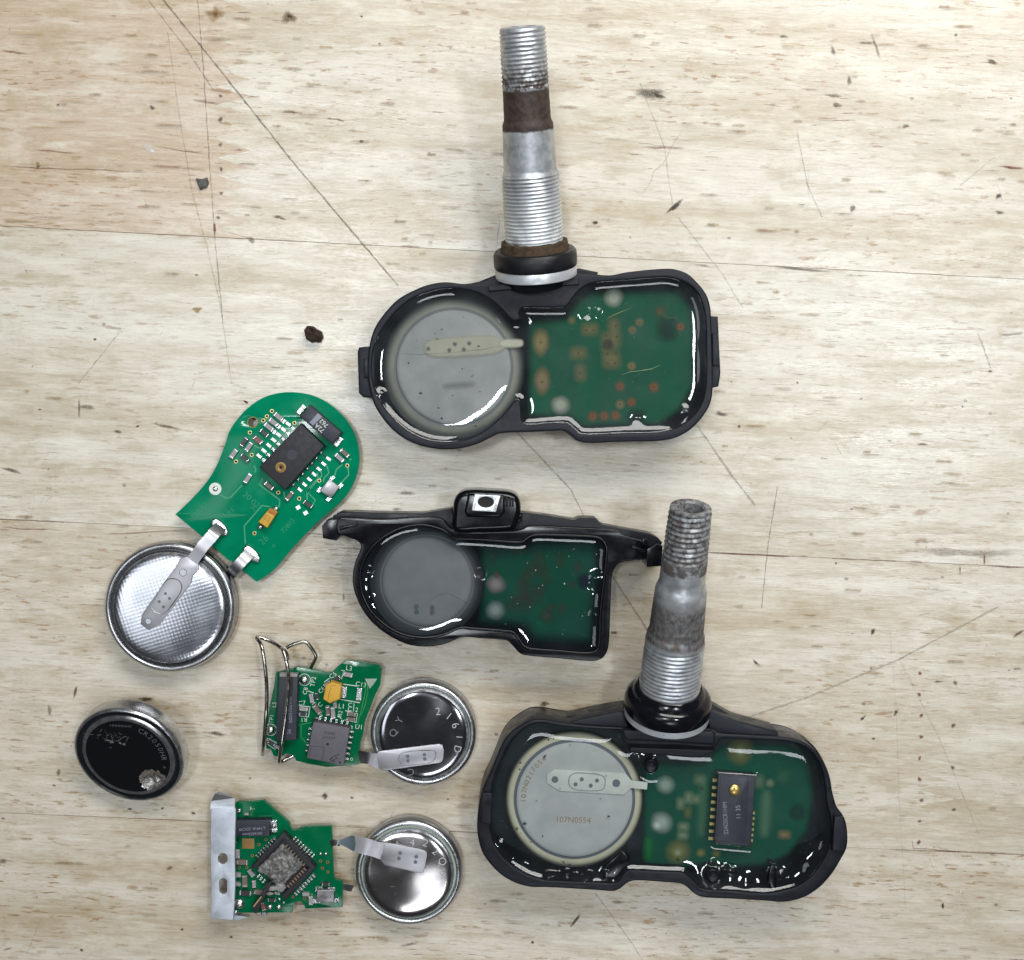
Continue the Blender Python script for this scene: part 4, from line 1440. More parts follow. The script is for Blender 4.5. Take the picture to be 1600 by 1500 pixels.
for q, r_ in (((605, 565), .62), ((1028, 590), .72)):
    disc("tab_hole", cell3, zC(*q), 8.69, r_, .02, 'tab_dark')
for q in ((790, 563), (895, 572), (747, 598), (852, 607)):
    disc("weld_spot", cell3, zC(*q), 8.75, .36, .03, 'tab_dark')
text("lettering", "107N0554", 1.5, W(*zC(730, 845), 8.49), -2, M['tan_print'], cell3, .0)
for i, ch in enumerate("107N0217054"):
    a = math.radians(181 - i * 5.4)
    cc = zC(740, 705)
    k3 = scl(8.5)
    p = W(cc[0] + 350 * .2266 * math.cos(a), cc[1] - 350 * .2266 * math.sin(a), 8.49)
    text("lettering", ch, 1.35, p, math.degrees(a) - 90, M['tan_print'], cell3, .0)
b3 = potted_board(s3, [(1003, 1190), (1060, 1192), (1100, 1192), (1128, 1162), (1230, 1162), (1262, 1185), (1272, 1240), (1262, 1300), (1232, 1335), (1200, 1352), (1150, 1354), (1120, 1350), (1062, 1356), (1006, 1352)], 6.4, M['pcb_b'])
pm = Marks(6.415, 5)
LT, OL = srgb(178, 184, 150), srgb(150, 140, 84)
for (x, y, r_, c_, a_) in ((690, 375, 110, OL, .75), (690, 372, 40, LT, .8), (260, 1065, 105, OL, .8), (260, 1070, 35, LT, .8), (175, 600, 75, srgb(190, 200, 190), .8), (150, 860, 90, srgb(196, 200, 194), .85), (120, 880, 40, srgb(226, 228, 222), .9), (420, 1070, 40, OL, .8), (525, 1075, 40, OL, .7), (990, 545, 70, srgb(60, 120, 90), .5), (1085, 790, 70, srgb(8, 60, 56), .9), (895, 590, 40, LT, .45)):
    pm.blob(W(*zD(x, y), 6.4).xy, r_ * .2267 / 8.75, r_ * .2267 / 8.75, 0, c_, a_, .75, .08)
for (x, y, w_, h_, c_, a_) in ((430, 750, 60, 420, srgb(96, 140, 108), .5), (865, 800, 70, 330, srgb(110, 150, 118), .55), (335, 690, 40, 70, LT, .55), (385, 700, 40, 50, LT, .5), (280, 730, 40, 70, LT, .5), (330, 790, 30, 70, OL, .5), (300, 890, 60, 40, LT, .6), (295, 950, 60, 36, LT, .6), (410, 565, 60, 60, LT, .35), (995, 945, 70, 36, srgb(190, 150, 110), .6), (820, 580, 60, 80, LT, .3), (60, 1040, 60, 160, srgb(0, 120, 60), .8)):
    pm.rrect(W(*zD(x, y), 6.4).xy, w_ * .2267 / 8.75, h_ * .2267 / 8.75, math.radians(-3), c_, a_, .6)
pm.build("solder_pads", b3, mat='mark_soft')
chip3 = slab_px("sensor_chip", s3, [zD(541, 523), zD(797, 542), zD(764, 1028), zD(513, 1008)], 6.4, 9.35, M['chip_blue'], .12)
slab_px("chip_step", chip3, [zD(556, 540), zD(735, 553), zD(752, 580), zD(728, 985), zD(712, 1000), zD(528, 990)], 9.33, 9.45, M['chip_blue'], .05)
disc("pressure_port", chip3, zD(652, 636), 9.45, 1.06, .05, 'hole')
lathe("port_cap", [(0.95, 0), (.98, .28), (.8, .42), (.22, .46), (.16, .3), (0, .3)], M['brass'], chip3, W(*zD(652, 636), 9.46), n=32, smooth=40)
disc("port_hole", chip3, zD(650, 627), 9.93, .14, .03, 'hole')
text("lettering", "22ADSCR1HIM", 1.15, W(*zD(590, 830), 9.46), 93, M['grey_print'], chip3, .01, squash=.8)
text("lettering", "11 35", 1.15, W(*zD(678, 790), 9.46), 93, M['grey_print'], chip3, .01)
for i in range(9):
    t = i / 8
    smd("pin", b3, zD(519 - 30 * t, 566 + 400 * t), (1, .05), 1.1, .55, 7.4, 'gold', .5, .3, 'gold')
for i in range(6):
    t = i / 5
    smd("pin", b3, zD(776 - 14 * t, 790 + 190 * t), (1, .05), .7, .5, 7.4, 'gold', .5, .3, 'gold')
dk = Marks(8.95, 18, .0006)
for q in ((560, 292, 12), (595, 283, 7), (537, 405, 14), (366, 450, 10), (362, 495, 10), (478, 712, 7), (920, 698, 8), (975, 820, 11), (397, 870, 18), (343, 905, 16), (665, 1135, 12), (705, 1155, 12), (822, 1165, 10), (640, 628, 5), (958, 540, 6), (520, 955, 8), (370, 935, 6), (438, 998, 7), (708, 328, 6), (290, 830, 8), (270, 890, 14), (240, 850, 12)):
    dk.blob(W(*zC(q[0], q[1]), 8.95).xy, q[2] * .0255, q[2] * .018, R.uniform(0, 3), srgb(22, 24, 28), .95, .35, .35, 9)
for q in ((427, 627, 12), (590, 405, 12), (790, 455, 9), (240, 675, 10), (260, 1118, 14)):
    dk.blob(W(*zD(q[0], q[1]), 8.95).xy, q[2] * .02, q[2] * .028, R.uniform(0, 3), srgb(16, 26, 24), .95, .35, .35, 9)
for i in range(60):
    q = zD(R.uniform(850, 1250), R.uniform(480, 1150))
    dk.blob(W(*q, 8.95).xy, R.uniform(.03, .10), R.uniform(.03, .08), 0, srgb(150, 160, 150), R.uniform(.15, .6), .4, .2, 8)
for i in range(40):
    q = zC(R.uniform(380, 1080), R.uniform(320, 1100))
    dk.blob(W(*q, 8.95).xy, R.uniform(.03, .07), R.uniform(.03, .06), 0, srgb(40, 44, 50), R.uniform(.3, .8), .4, .2, 8)
dk.build("dust_specks", resin3)
build_stem(s3, (1041, 1116), (1080, 788), 8.8, 24.5,
           [(1116, 40), (1090, 44), (1072, 46.5), (1069, 47), (1000, 46), (996, 45), (990, 44.5), (985, 42), (950, 41), (922, 40), (917, 39), (911, 36.5), (905, 35.5), (876, 35.5), (872, 35.5), (830, 34.5), (800, 33.5), (793, 32)],
           [(1074, 1000, .78, .26), (873, 793, .92, .40)], stem_material("stem_metal_grimy", 3), True,
           [("rubber_grommet", M['rubber_wet'], [(44, 1074), (50, 1072), (54, 1075), (56, 1081), (61, 1083), (65, 1087), (66.5, 1094), (66.5, 1104), (64, 1108), (40, 1109)], None),
            ("washer", M['washer'], [(40, 1106), (64, 1106), (65, 1107), (65, 1115), (64, 1116), (40, 1117)], None)])

# ================================================================== SENSOR 2 (middle, no stem, two hooked arms)
Z2 = 9.7
s2 = thing("tire_pressure_sensor", "smaller glossy black tire sensor without stem, with side arms and square nut", "tire sensor", W(770, 910, 0))
o2 = [(530, 809), (546, 808.5), (596, 811), (640, 808.5), (676, 808), (692, 812), (699, 820), (712, 828), (800, 829), (816, 826.5), (824, 822), (834, 821), (890, 823.5), (940, 826), (966, 830), (975, 836), (1000, 843), (1012, 845), (1012, 858), (1010, 873), (1005, 874.5),
      (972, 878), (966, 881), (959, 891), (956.5, 900), (954, 950), (951.5, 1005), (949, 1017), (943, 1027), (934, 1032), (922, 1033), (870, 1028.5), (822, 1024.3), (815, 1022.5), (809, 1018), (800, 1008), (793, 1001.5), (786, 1000), (750, 997.5), (728, 995.5), (718, 997), (709, 1001), (691, 1007.7),
      (666, 1010.8), (639, 1007.7), (614, 997), (591.6, 982), (573, 963), (559.6, 940.5), (552, 918), (551, 897), (555.4, 876.4), (561.6, 862), (563.7, 852.6), (560, 846.5), (548, 841), (536, 837), (531, 837), (527, 832), (526, 815)]
i2 = [(709.4, 841), (695, 830), (676, 823), (656, 820), (633, 823), (609, 832.5), (589, 847), (573, 867), (564, 889), (563, 911), (569, 935.5), (583, 959.5), (603.5, 978), (625.5, 990), (652, 996), (676, 995), (698, 989), (714, 982), (722, 980.5), (740, 982), (790, 986), (800, 987.5), (806, 992), (814, 1003), (820, 1010.5),
      (828, 1013.5), (870, 1017), (920, 1020.5), (930, 1018), (935.5, 1010), (938, 960), (944, 905), (947.5, 870), (948, 857), (943, 846), (934, 840), (920, 838), (878, 836.5), (838, 835.5), (829, 837.5), (821, 843.5), (814, 847), (780, 845.5), (740, 842.5), (718, 842)]
L2o, L2i = pxloop(catmull(o2, 4), Z2), pxloop(catmull(i2, 4), Z2)
h2 = extrude("housing", [L2o, L2i], .8, Z2, .2, M['plastic_gloss'], s2)
extrude("housing_floor", [pxloop(catmull(o2, 3), Z2)], 0, 1.0, .2, M['cavity'], h2)
tube("cavity_lip", [Vector((p[0], p[1], Z2 - .05)) for p in pxloop(catmull(i2, 3), Z2)], .30, M['plastic_gloss'], s2, 8, True)
# back wall seen beyond the rim
slab_px("back_wall", s2, [(520, 806), (530, 800), (552, 800), (590, 801.5), (660, 802.5), (705, 795), (712, 815), (816, 815), (812, 801), (850, 805), (898, 813), (905, 809.5), (931, 809.5), (941, 820), (970, 826), (1016, 834), (1028, 840), (1035, 848), (1030, 856), (990, 850), (960, 842), (820, 836), (690, 832), (560, 822), (522, 818)], 1.0, 7.6, M['plastic_mid'], .15)
# hooked arm ends
slab_px("arm_hook", s2, [(503, 822), (511, 812), (530, 811), (531, 837), (525, 845), (504.5, 841)], .4, 9.4, M['plastic_gloss'], .12)
slab_px("arm_hook", s2, [(1010, 858), (1011, 886), (1034, 884.5), (1035.5, 853), (1027, 849)], .4, 9.4, M['plastic_gloss'], .12)
slab_px("arm_rib", s2, [(530, 823), (556, 819), (557, 822), (531, 829)], 9.8, 10.7, M['plastic_gloss'], .12)
slab_px("arm_rib", s2, [(988, 853), (1012, 860), (1011, 864), (987, 857)], 9.8, 10.6, M['plastic_gloss'], .12)
slab_px("arm_rib", s2, [(1004, 842), (1012, 842), (1012, 852), (1004, 851)], 9.8, 10.8, M['plastic_gloss'], .12)
# boss with square nut
boss_px = [(709, 831), (707.5, 800), (709, 784), (714, 773.5), (723, 768), (735, 766), (770, 767), (797, 769.5), (807, 774.5), (812.5, 784), (813.5, 800), (808, 818), (804, 827), (798, 829.5), (750, 832)]
boss = slab_px("nut_boss", s2, boss_px, 1.0, 12.0, M['plastic_gloss'], 1.0, round_n=4)
slab_px("boss_plinth", boss, [(731, 771), (788, 774), (789, 801), (780, 809), (730, 808), (726, 800)], 11.8, 12.7, M['plastic_gloss'], .4)
for x in (792, 797, 801):
    slab_px("boss_notch", boss, [(x, 778), (x + 2, 778), (x + 1.5, 792), (x - .5, 792)], 11.9, 12.25, M['plastic_mid'], .05)
nut_loop = pxloop([(742, 772), (782, 774.5), (774.8, 800), (737, 798)], 13.2)
hole_c = (759, 784.5)
nut_hole = pxloop([(hole_c[0] + 12.5 * math.cos(2 * math.pi * i / 28), hole_c[1] + 8.6 * math.sin(2 * math.pi * i / 28)) for i in range(28)], 13.2)
nut = extrude("square_nut", [nut_loop, nut_hole], 12.4, 13.2, .10, M['nut'], s2)
disc("nut_bore", nut, hole_c, 12.72, 1.5, .05, 'hole')
resin2 = resin_fill("potting_resin", L2i, 9.0, 1.2, .62, 1.25,
                    [(zF(960, 720), 1.2, .35), (zF(940, 780), .8, -.5), (zF(950, 1000), 1.0, .25), (zE(470, 930), .9, .2), (zE(460, 740), .8, -.35), (zE(1310, 755), .7, -.5)], M['resin_b'], s2, seed=9.0)
cell2, c2 = potted_cell(s2, (667, 909), 7.7, 81, 71, M['cell_cap_dim'], M['cell_rim_dim'], M['cell_rim_dim'], 1.8)
slab_px("contact_tab", cell2, [zE(760, 985), zE(1180, 960), zE(1290, 1000), zE(1290, 1050), zE(1180, 1055), zE(1120, 1090), zE(770, 1075)], 7.72, 7.82, M['cell_cap_dim'], .04)
for q in ((825, 1005), (828, 1045), (945, 1012), (945, 1050)):
    disc("weld_spot", cell2, zE(*q), 7.83, .42, .03, 'tab_dark')
b2 = potted_board(s2, [(750, 850), (822, 855), (838, 846), (925, 846), (938, 858), (930, 960), (926, 1004), (838, 1000), (818, 978), (750, 972)], 6.4, M['pcb_a'], 2.2, .8)
pm = Marks(6.415, 15)
BRN = srgb(84, 92, 62)
for (x, y, r_, c_, a_) in ((175, 765, 85, srgb(200, 170, 160), .95), (170, 965, 85, srgb(190, 190, 180), .95), (180, 690, 30, srgb(150, 90, 70), .6), (820, 630, 60, BRN, .5), (870, 740, 75, srgb(6, 24, 44), .95), (770, 770, 40, BRN, .5), (570, 1010, 70, BRN, .7), (600, 950, 50, BRN, .6), (690, 955, 50, BRN, .5), (510, 820, 60, BRN, .4), (340, 490, 60, BRN, .5)):
    pm.blob(W(*zF(x, y), 6.4).xy, r_ * .2 / 8.7, r_ * .2 / 8.7, 0, c_, a_, .75, .1)
for (x, y, w_, h_, a2, c_, a_) in ((400, 820, 70, 170, 15, srgb(96, 80, 62), .6), (360, 880, 120, 60, 10, srgb(96, 80, 62), .5), (510, 600, 80, 170, 0, BRN, .6), (430, 680, 60, 150, -35, BRN, .6), (560, 700, 60, 150, 25, BRN, .5), (490, 800, 120, 60, 0, BRN, .4), (675, 570, 50, 90, 0, BRN, .55), (300, 930, 90, 60, 0, BRN, .5), (150, 560, 50, 130, 0, BRN, .35), (180, 480, 120, 40, 0, BRN, .35), (480, 890, 120, 50, 10, BRN, .4), (400, 950, 60, 50, 0, BRN, .4)):
    pm.rrect(W(*zF(x, y), 6.4).xy, w_ * .2 / 8.7, h_ * .2 / 8.7, math.radians(a2), c_, a_ * .8, .8)
pm.build("solder_pads", b2, mat='mark_soft')
dk = Marks(9.15, 28, .0006)
for q in ((485, 655, 9), (540, 773, 7), (710, 760, 10), (295, 866, 6), (440, 943, 7), (343, 915, 6), (420, 598, 6), (745, 545, 5), (785, 490, 5), (850, 1012, 6), (940, 653, 7), (1000, 670, 12), (1015, 740, 9), (650, 632, 5), (510, 795, 5), (960, 530, 7), (250, 1075, 5), (695, 1155, 5)):
    dk.blob(W(*zF(q[0], q[1]), 9.15).xy, q[2] * .018, q[2] * .014, R.uniform(0, 3), srgb(214, 214, 200), .9, .4, .3, 8)
for i in range(110):
    q = (R.uniform(575, 935), R.uniform(850, 1000))
    dk.blob(W(*q, 9.15).xy, R.uniform(.03, .07), R.uniform(.03, .06), 0, srgb(190, 200, 205), R.uniform(.15, .6), .4, .2, 8)
dk.blob(W(*zE(1310, 755), 9.15).xy, .5, .95, .15, srgb(8, 10, 16), 1.0, .25, .2, 14)
dk.stroke([W(*zE(x, y), 9.15).xy for x, y in ((880, 1000), (940, 950), (1000, 915), (1070, 905), (1150, 945), (1240, 1000))], .05, srgb(40, 44, 52), .8)
dk.build("dust_specks", resin2)


# ------------------------------------------------------------------ bare coin cell
def bare_cell(parent, cpx, r_px, rc_px, h, capm, rimm, gaskm, capdz=.15, dome=.12, off=None, name="coin_cell"):
    """crimped can with the raised cap of the other pole inside it"""
    k = scl(h)
    r, rc = r_px / k, rc_px / k
    o = W(cpx[0], cpx[1], h)
    o = Vector((o.x, o.y, 0))
    prof = [(0, 0), (r - .7, 0), (r - .2, .25), (r, .8), (r, h - 1.2), (r - .05, h - .8), (r - .18, h - .45), (r - .38, h - .18), (r - .62, h - .03), (r - .80, h), (r - .98, h - .06), (r - 1.14, h - .22), (r - 1.24, h - .48),
            (rc + .12, h - .50), (rc + .02, h - .45), (rc - .02, h + capdz - .35), (rc - .16, h + capdz - .10), (rc - .45, h + capdz)]
    idx = [3] * 5 + [1] * 7 + [2, 2, 1, 1, 1]
    for i in range(1, 8):
        rr = (rc - .45) * (1 - (i / 8) ** 1.5)
        prof.append((rr, h + capdz + dome * (1 - (rr / rc) ** 5)))
        idx.append(0)
    prof.append((0, h + capdz + dome))
    idx.append(0)
    return lathe(name, prof, [capm, rimm, gaskm, M['steel_side']], parent, o, n=96, smooth=35, matidx=idx)


def strap(name, parent, pts, width_px, thick, mat):
    """bent metal ribbon: pts [(px, py, z)] centre line; width in photo pixels (number or list)"""
    P = [W(x, y, z) for x, y, z in pts]
    N = len(P)
    if not isinstance(width_px, (list, tuple)):
        width_px = [width_px] * N
    v, f = [], []
    for i in range(N):
        d = P[min(N - 1, i + 1)] - P[max(0, i - 1)]
        side = Vector((-d.y, d.x, 0)).normalized() * (width_px[i] / scl(pts[i][2]) / 2)
        up = d.cross(side).normalized()
        if up.z < 0:
            up = -up
        for s_, t_ in ((-1, 1), (1, 1), (1, 0), (-1, 0)):
            v.append(P[i] + side * s_ + up * (thick * t_))
    for i in range(N - 1):
        for j in range(4):
            a, b = i * 4 + j, i * 4 + (j + 1) % 4
            f.append((a, b, b + 4, a + 4))
    f.append((3, 2, 1, 0))
    e = (N - 1) * 4
    f.append((e, e + 1, e + 2, e + 3))
    me = pydata(name, v, f)
    bm = bmesh.new()
    bm.from_mesh(me)
    bmesh.ops.recalc_face_normals(bm, faces=bm.faces)
    bm.to_mesh(me)
    bm.free()
    return make(name, me, mat, parent, 40)


# ================================================================== BOARD 4 (round end, dimpled cell)
t4 = thing("circuit_board_assembly", "round ended green circuit board joined by metal strip to big dimpled coin cell", "circuit board", W(400, 790, 0))
ZB4 = 3.0
o4 = [(273.9, 803.7), (298, 781), (324, 751.5), (339, 726), (351.7, 694), (358, 674.7), (368.8, 657.6), (386, 638.4), (409, 622.4), (433, 614.5), (458.4, 612.8), (486, 617), (511.7, 629), (529, 642.7), (543.7, 659.7), (555.5, 681), (561, 704.5), (560.8, 728), (554, 751.5), (543.7, 770.7),
      (529, 787.7), (503, 810), (477.6, 834.7), (452, 862.4), (428.5, 890), (402.5, 908.5)]
o4s = catmull(o4, 4, False) + [Vector((400.8, 909)), Vector((379.5, 892)), Vector((360, 876)), Vector((356, 874.5)), Vector((339, 859)), Vector((311, 834.7)), Vector((292, 818.7))]
hole4 = [(zG(632, 280)[0] + 7.6 * math.cos(2 * math.pi * i / 24), zG(632, 280)[1] + 7.6 * math.sin(2 * math.pi * i / 24)) for i in range(24)]
brd4 = extrude("circuit_board", [pxloop(o4s, ZB4), pxloop(hole4, ZB4)], ZB4 - 1.2, ZB4, .06, M['pcb'], t4)
lathe("board_foot", [(0, 0), (1.6, 0), (1.6, ZB4 - 1.2), (0, ZB4 - 1.2)], M['solder'], brd4, W(350, 770, 0) * 1.0, n=20)
lathe("board_foot", [(0, 0), (1.6, 0), (1.6, ZB4 - 1.2), (0, ZB4 - 1.2)], M['solder'], brd4, W(500, 700, 0) * 1.0, n=20)
for pts in ([(555, 740), (470, 830), (440, 838), (395, 815)], [(705, 690), (680, 735), (830, 850), (825, 900)], [(760, 900), (700, 890), (570, 1040), (578, 1170)], [(1175, 600), (1190, 650), (1155, 690), (1150, 720)], [(1130, 640), (1140, 670), (1030, 790), (1090, 850), (1070, 890)], [(1105, 650), (1110, 690), (1050, 760), (1030, 800), (1030, 850)], [(1290, 590), (1245, 625), (1230, 680)], [(1330, 610), (1335, 665), (1280, 725)], [(640, 600), (655, 620), (650, 650)], [(1345, 560), (1350, 545)], [(860, 790), (865, 830), (890, 850)], [(640, 450), (680, 470), (700, 460)]):
    trace_line("trace", brd4, [zG(*p) for p in pts], ZB4 + .005, .22, M['trace'])
ch4 = slab_px("sensor_chip", t4, [zG(983, 288), zG(1155, 455), zG(872, 778), zG(678, 610)], ZB4 + .1, ZB4 + 2.3, M['chip'], .18)
lathe("port_ring", [(0.95, 0), (.95, .08), (.62, .12), (.5, .02), (0, .02)], M['copper'], ch4, W(*zG(838, 610), ZB4 + 2.3), n=28)
disc("port_hole", ch4, zG(838, 610), ZB4 + 2.33, .3, .04, 'hole')
disc("chip_dimple", ch4, zG(918, 520), ZB4 + 2.29, .95, .03, 'chip_blue')
disc("chip_dimple", ch4, zG(985, 358), ZB4 + 2.29, .38, .03, 'chip_blue')
for i in range(7):
    t = i / 6
    smd("pin", brd4, zG(935 - 215 * t, 325 + 235 * t), (34, 28), 1.0, .52, ZB4, 'solder', .55, .3, 'solder')
    smd("solder_pad", brd4, zG(893 - 213 * t, 293 + 235 * t), (34, 28), 1.0, .55, ZB4, 'pad', .12, .3, 'solder')
    disc("solder_joint", brd4, zG(1133 - 203 * t, 502 + 236 * t), ZB4, .40, .4, 'solder', 0, 1)
    smd("solder_pad", brd4, zG(1188 - 210 * t, 548 + 226 * t), (34, 28), .95, .5, ZB4, 'pad', .14, .3, 'solder')
    smd("pin", brd4, zG(1160 - 206 * t, 524 + 232 * t), (34, 28), .6, .22, ZB4, 'smd_dark', .15, .3, 'smd_dark')
for (x, y, d, ln, wd, body) in ((825, 240, (34, 28), 2.0, .85, 'smd_grey'), (788, 280, (34, 28), 2.0, .85, 'smd_grey'), (755, 315, (34, 28), 2.0, .85, 'smd_grey'), (720, 358, (34, 28), 1.9, .8, 'smd_dark'), (675, 410, (34, 28), 1.9, .85, 'smd_red'),
                                (572, 425, (28, -40), 1.9, .8, 'smd_dark'), (608, 460, (28, -40), 1.9, .8, 'smd_grey'), (497, 510, (28, -40), 1.9, .85, 'smd_grey'), (578, 540, (36, 34), 1.9, .75, 'smd_dark'), (600, 690, (26, -40), 2.0, .8, 'smd_grey'),
                                (755, 745, (36, 30), 2.0, .8, 'smd_brown'), (905, 820, (30, -38), 2.0, .8, 'smd_brown'), (1270, 540, (34, 30), 2.0, .8, 'smd_grey'), (1308, 505, (34, 30), 2.0, .75, 'smd_brown'), (1040, 880, (36, 26), 2.0, .75, 'smd_dark')):
    smd("resistor", brd4, zG(x, y), d, ln, wd, ZB4, body, .55)
for (x, y) in ((842, 262), (806, 302), (772, 340)):
    smd("solder_pad", brd4, zG(x + 20, y + 12), (34, 28), .45, .8, ZB4, 'pad', .12, .3, 'solder')
for (x, y) in ((773, 198), (737, 237), (710, 267), (612, 355), (938, 285), (625, 520), (510, 568), (1325, 597), (1120, 708), (972, 840), (820, 795), (645, 1093)):
    v_ = disc("via", brd4, zG(x, y), ZB4, .36, .05, 'gold', .23)
    disc("via_hole", brd4, zG(x, y), ZB4 + .005, .25, .015, 'hole')
disc("test_pad", brd4, zG(358, 768), ZB4, 1.13, .05, 'silk', .5)
disc("test_pin", brd4, zG(358, 768), ZB4, .48, .25, 'solder', 0, 1)
disc("hole_ring", brd4, zG(632, 280), ZB4, 1.0, .02, 'copper', .86)
cr = slab_px("crystal", brd4, [zG(1192, 695), zG(1268, 755), zG(1205, 838), zG(1122, 782)], ZB4 + .1, ZB4 + .95, M['crystal'], .12)
for (x, y) in ((1215, 690), (1275, 745), (1120, 775), (1190, 842)):
    smd("solder_pad", brd4, zG(x, y), (1, -1), 1.0, .7, ZB4, 'solder', .2, .3, 'solder')
bt = slab_px("black_capacitor", t4, [zG(1050, 152), zG(1285, 355), zG(1215, 440), zG(975, 240)], ZB4 + .2, ZB4 + 2.6, M['chip_blue'], .2)
slab_px("grey_stripe", bt, [zG(1110, 213), zG(1140, 240), zG(1075, 305), zG(1047, 282)], ZB4 + 2.58, ZB4 + 2.63, M['grey_print'], .01)
for q, d in ((zG(990, 190), 0), (zG(1262, 425), 0)):
    smd("capacitor_lead", brd4, q, (60, -70), 1.9, .8, ZB4, 'solder', .7, .3, 'pad')
text("lettering", "72A", 1.15, W(499.4, 668.6, ZB4 + 2.66), 138, M['silk'], bt, .0)
text("lettering", "762", 1.15, W(506.2, 661.0, ZB4 + 2.66), 138, M['silk'], bt, .0)
yt = slab_px("yellow_capacitor", t4, [zG(755, 912), zG(810, 942), zG(738, 1055), zG(672, 1010)], ZB4 + .15, ZB4 + 1.6, M['tantalum'], .15)
slab_px("stripe", yt, [zG(757, 914), zG(809, 943), zG(796, 967), zG(740, 938)], ZB4 + 1.58, ZB4 + 1.63, M['tantalum_end'], .02)
text("lettering", "475", .75, W(*zG(728, 975), ZB4 + 1.63), 58, M['tantalum_end'], yt)
text("lettering", "16VC", .55, W(*zG(752, 990), ZB4 + 1.63), 58, M['tantalum_end'], yt)
for q in ((803, 915), (690, 1045)):
    disc("solder_joint", brd4, zG(*q), ZB4, .62, .6, 'solder', 0, 1)
for (s_, x, y, a, sz) in (("72803", 890, 1040, 47, 1.3), ("26", 715, 1145, 47, 1.8), ("NARI", 240, 930, 45, 1.6), ("20 02", 620, 850, -42, 1.6), ("J4", 640, 900, 45, 1.5), ("81", 470, 930, 45, 1.5), ("o", 785, 1180, 0, 1.2)):
    text("lettering", s_, sz, W(*zG(x, y), ZB4 + .012), a, M['trace_dark'], brd4, .02)
for (x, y) in ((965, 905), (1020, 945)):
    smd("solder_pad", brd4, zG(x, y), (1, -.6), .8, .7, ZB4, 'pad', .08, .3, 'pad')
# lugs soldered on the board and the ribbon to the cell
for q in ((388, 1052), (622, 1248)):
    a = Vector((62, 55)).normalized()
    loop = [zG(q[0] + a.x * u_ - a.y * v_, q[1] + a.y * u_ + a.x * v_) for u_, v_ in ((-75, -22), (-50, -36), (40, -34), (78, -10), (72, 20), (30, 34), (-50, 32), (-78, 8))]
    slab_px("solder_lug", brd4, loop, ZB4, ZB4 + .75, M['solder'], .32, round_n=3)
cell4 = bare_cell(t4, (264.4, 949), 103.5, 88, 4.46, M['steel_dimple'], M['steel_rim'], M['gasket_dark'], .90, .26)
strap("contact_strip", cell4, [zG(395, 1045) + (ZB4 + .75,), zG(380, 1062) + (ZB4 + 1.3,), zG(350, 1092) + (ZB4 + 2.4,), zG(335, 1112) + (ZB4 + 2.7,), zG(310, 1140) + (ZB4 + 2.5,), zG(270, 1185) + (5.95,), zI(935, 350) + (5.80,), zI(870, 440) + (5.72,)], 19, .18, M['strap'])
sl = [zI(*p) for p in ((822, 402), (921, 455), (925, 520), (870, 575), (855, 640), (570, 1020), (475, 1066), (402, 1012), (412, 925), (640, 600), (720, 490), (755, 420))]
k_ = slab_px("strip_end", cell4, sl, 5.66, 5.86, M['strap'], .05)
ov = [zI(*p) for p in ((615, 640), (650, 607), (720, 605), (765, 640), (770, 700), (690, 830), (630, 900), (580, 918), (520, 890), (502, 840), (540, 760))]
tube("pressed_oval", [Vector((p.x, p.y, 5.86)) for p in [W(q[0], q[1], 5.86) for q in catmull(ov, 4)]], .09, M['strap'], cell4, 6, True)
for q in ((625, 735), (662, 780), (570, 808), (608, 855)):
    disc("weld_spot", cell4, zI(*q), 5.861, .27, .03, 'tab_dark')
for q, r_ in (((785, 545), .68), ((472, 985), .58)):
    disc("strip_hole", cell4, zI(*q), 5.862, r_, .02, 'steel_rim')
    disc("hole_wall", cell4, zI(*q), 5.862, r_ * 1.05, .05, 'tab_dark', r_ * .88)
strap("contact_strip", brd4, [zG(605, 1245) + (ZB4 + .7,), zG(585, 1265) + (ZB4 + 1.2,), zG(560, 1292) + (ZB4 + 1.7,), zG(530, 1325) + (ZB4 + 1.7,), zG(500, 1358) + (ZB4 + 1.5,), zG(478, 1385) + (ZB4 + .6,), zG(470, 1398) + (ZB4 - .8,)], 17, .18, M['strap'])
text("lettering", "CR2450", 1.8, W(*zI(740, 900), 5.55), 62, M['steel_rim'], cell4, .02)

# ================================================================== BOARD 5 (wire antenna)
t5 = thing("circuit_board_assembly", "small green board with bent wire loop and coin cell marked 2161D", "circuit board", W(560, 1140, 0))
ZB5 = 3.2
o5 = [zJ(*p) for p in ((330, 465), (440, 432), (560, 405), (700, 430), (870, 466), (905, 458), (955, 405), (1045, 335), (1385, 385), (1412, 420), (1395, 590), (1340, 700), (1290, 830), (1240, 960), (1215, 1110), (1190, 1180), (1182, 1398), (1050, 1412), (850, 1425), (650, 1390), (540, 1360), (510, 1300), (430, 1290), (380, 1330), (310, 1310), (280, 1240), (232, 1238), (235, 1000), (270, 800), (310, 620), (325, 520))]
brd5 = slab_px("circuit_board", t5, o5, ZB5 - 1.1, ZB5, M['pcb2'], .06)
lathe("board_foot", [(0, 0), (1.3, 0), (1.3, ZB5 - 1.1), (0, ZB5 - 1.1)], M['solder'], brd5, W(450, 1120, 0), n=20)
lathe("board_foot", [(0, 0), (1.3, 0), (1.3, ZB5 - 1.1), (0, ZB5 - 1.1)], M['solder'], brd5, W(545, 1080, 0), n=20)
coil5 = slab_px("coil_block", t5, [zJ(365, 475), zJ(555, 480), zJ(545, 1150), zJ(330, 1160)], ZB5 + .05, ZB5 + 2.2, M['chip_blue'], .15)
slab_px("coil_end", coil5, [zJ(372, 474), zJ(552, 478), zJ(550, 508), zJ(368, 506)], ZB5 + .5, ZB5 + 2.3, M['smd_grey'], .08)
text("lettering", "0009700V00", .95, W(*zJ(482, 840), ZB5 + 2.22), 91, M['grey_print'], coil5, .01)
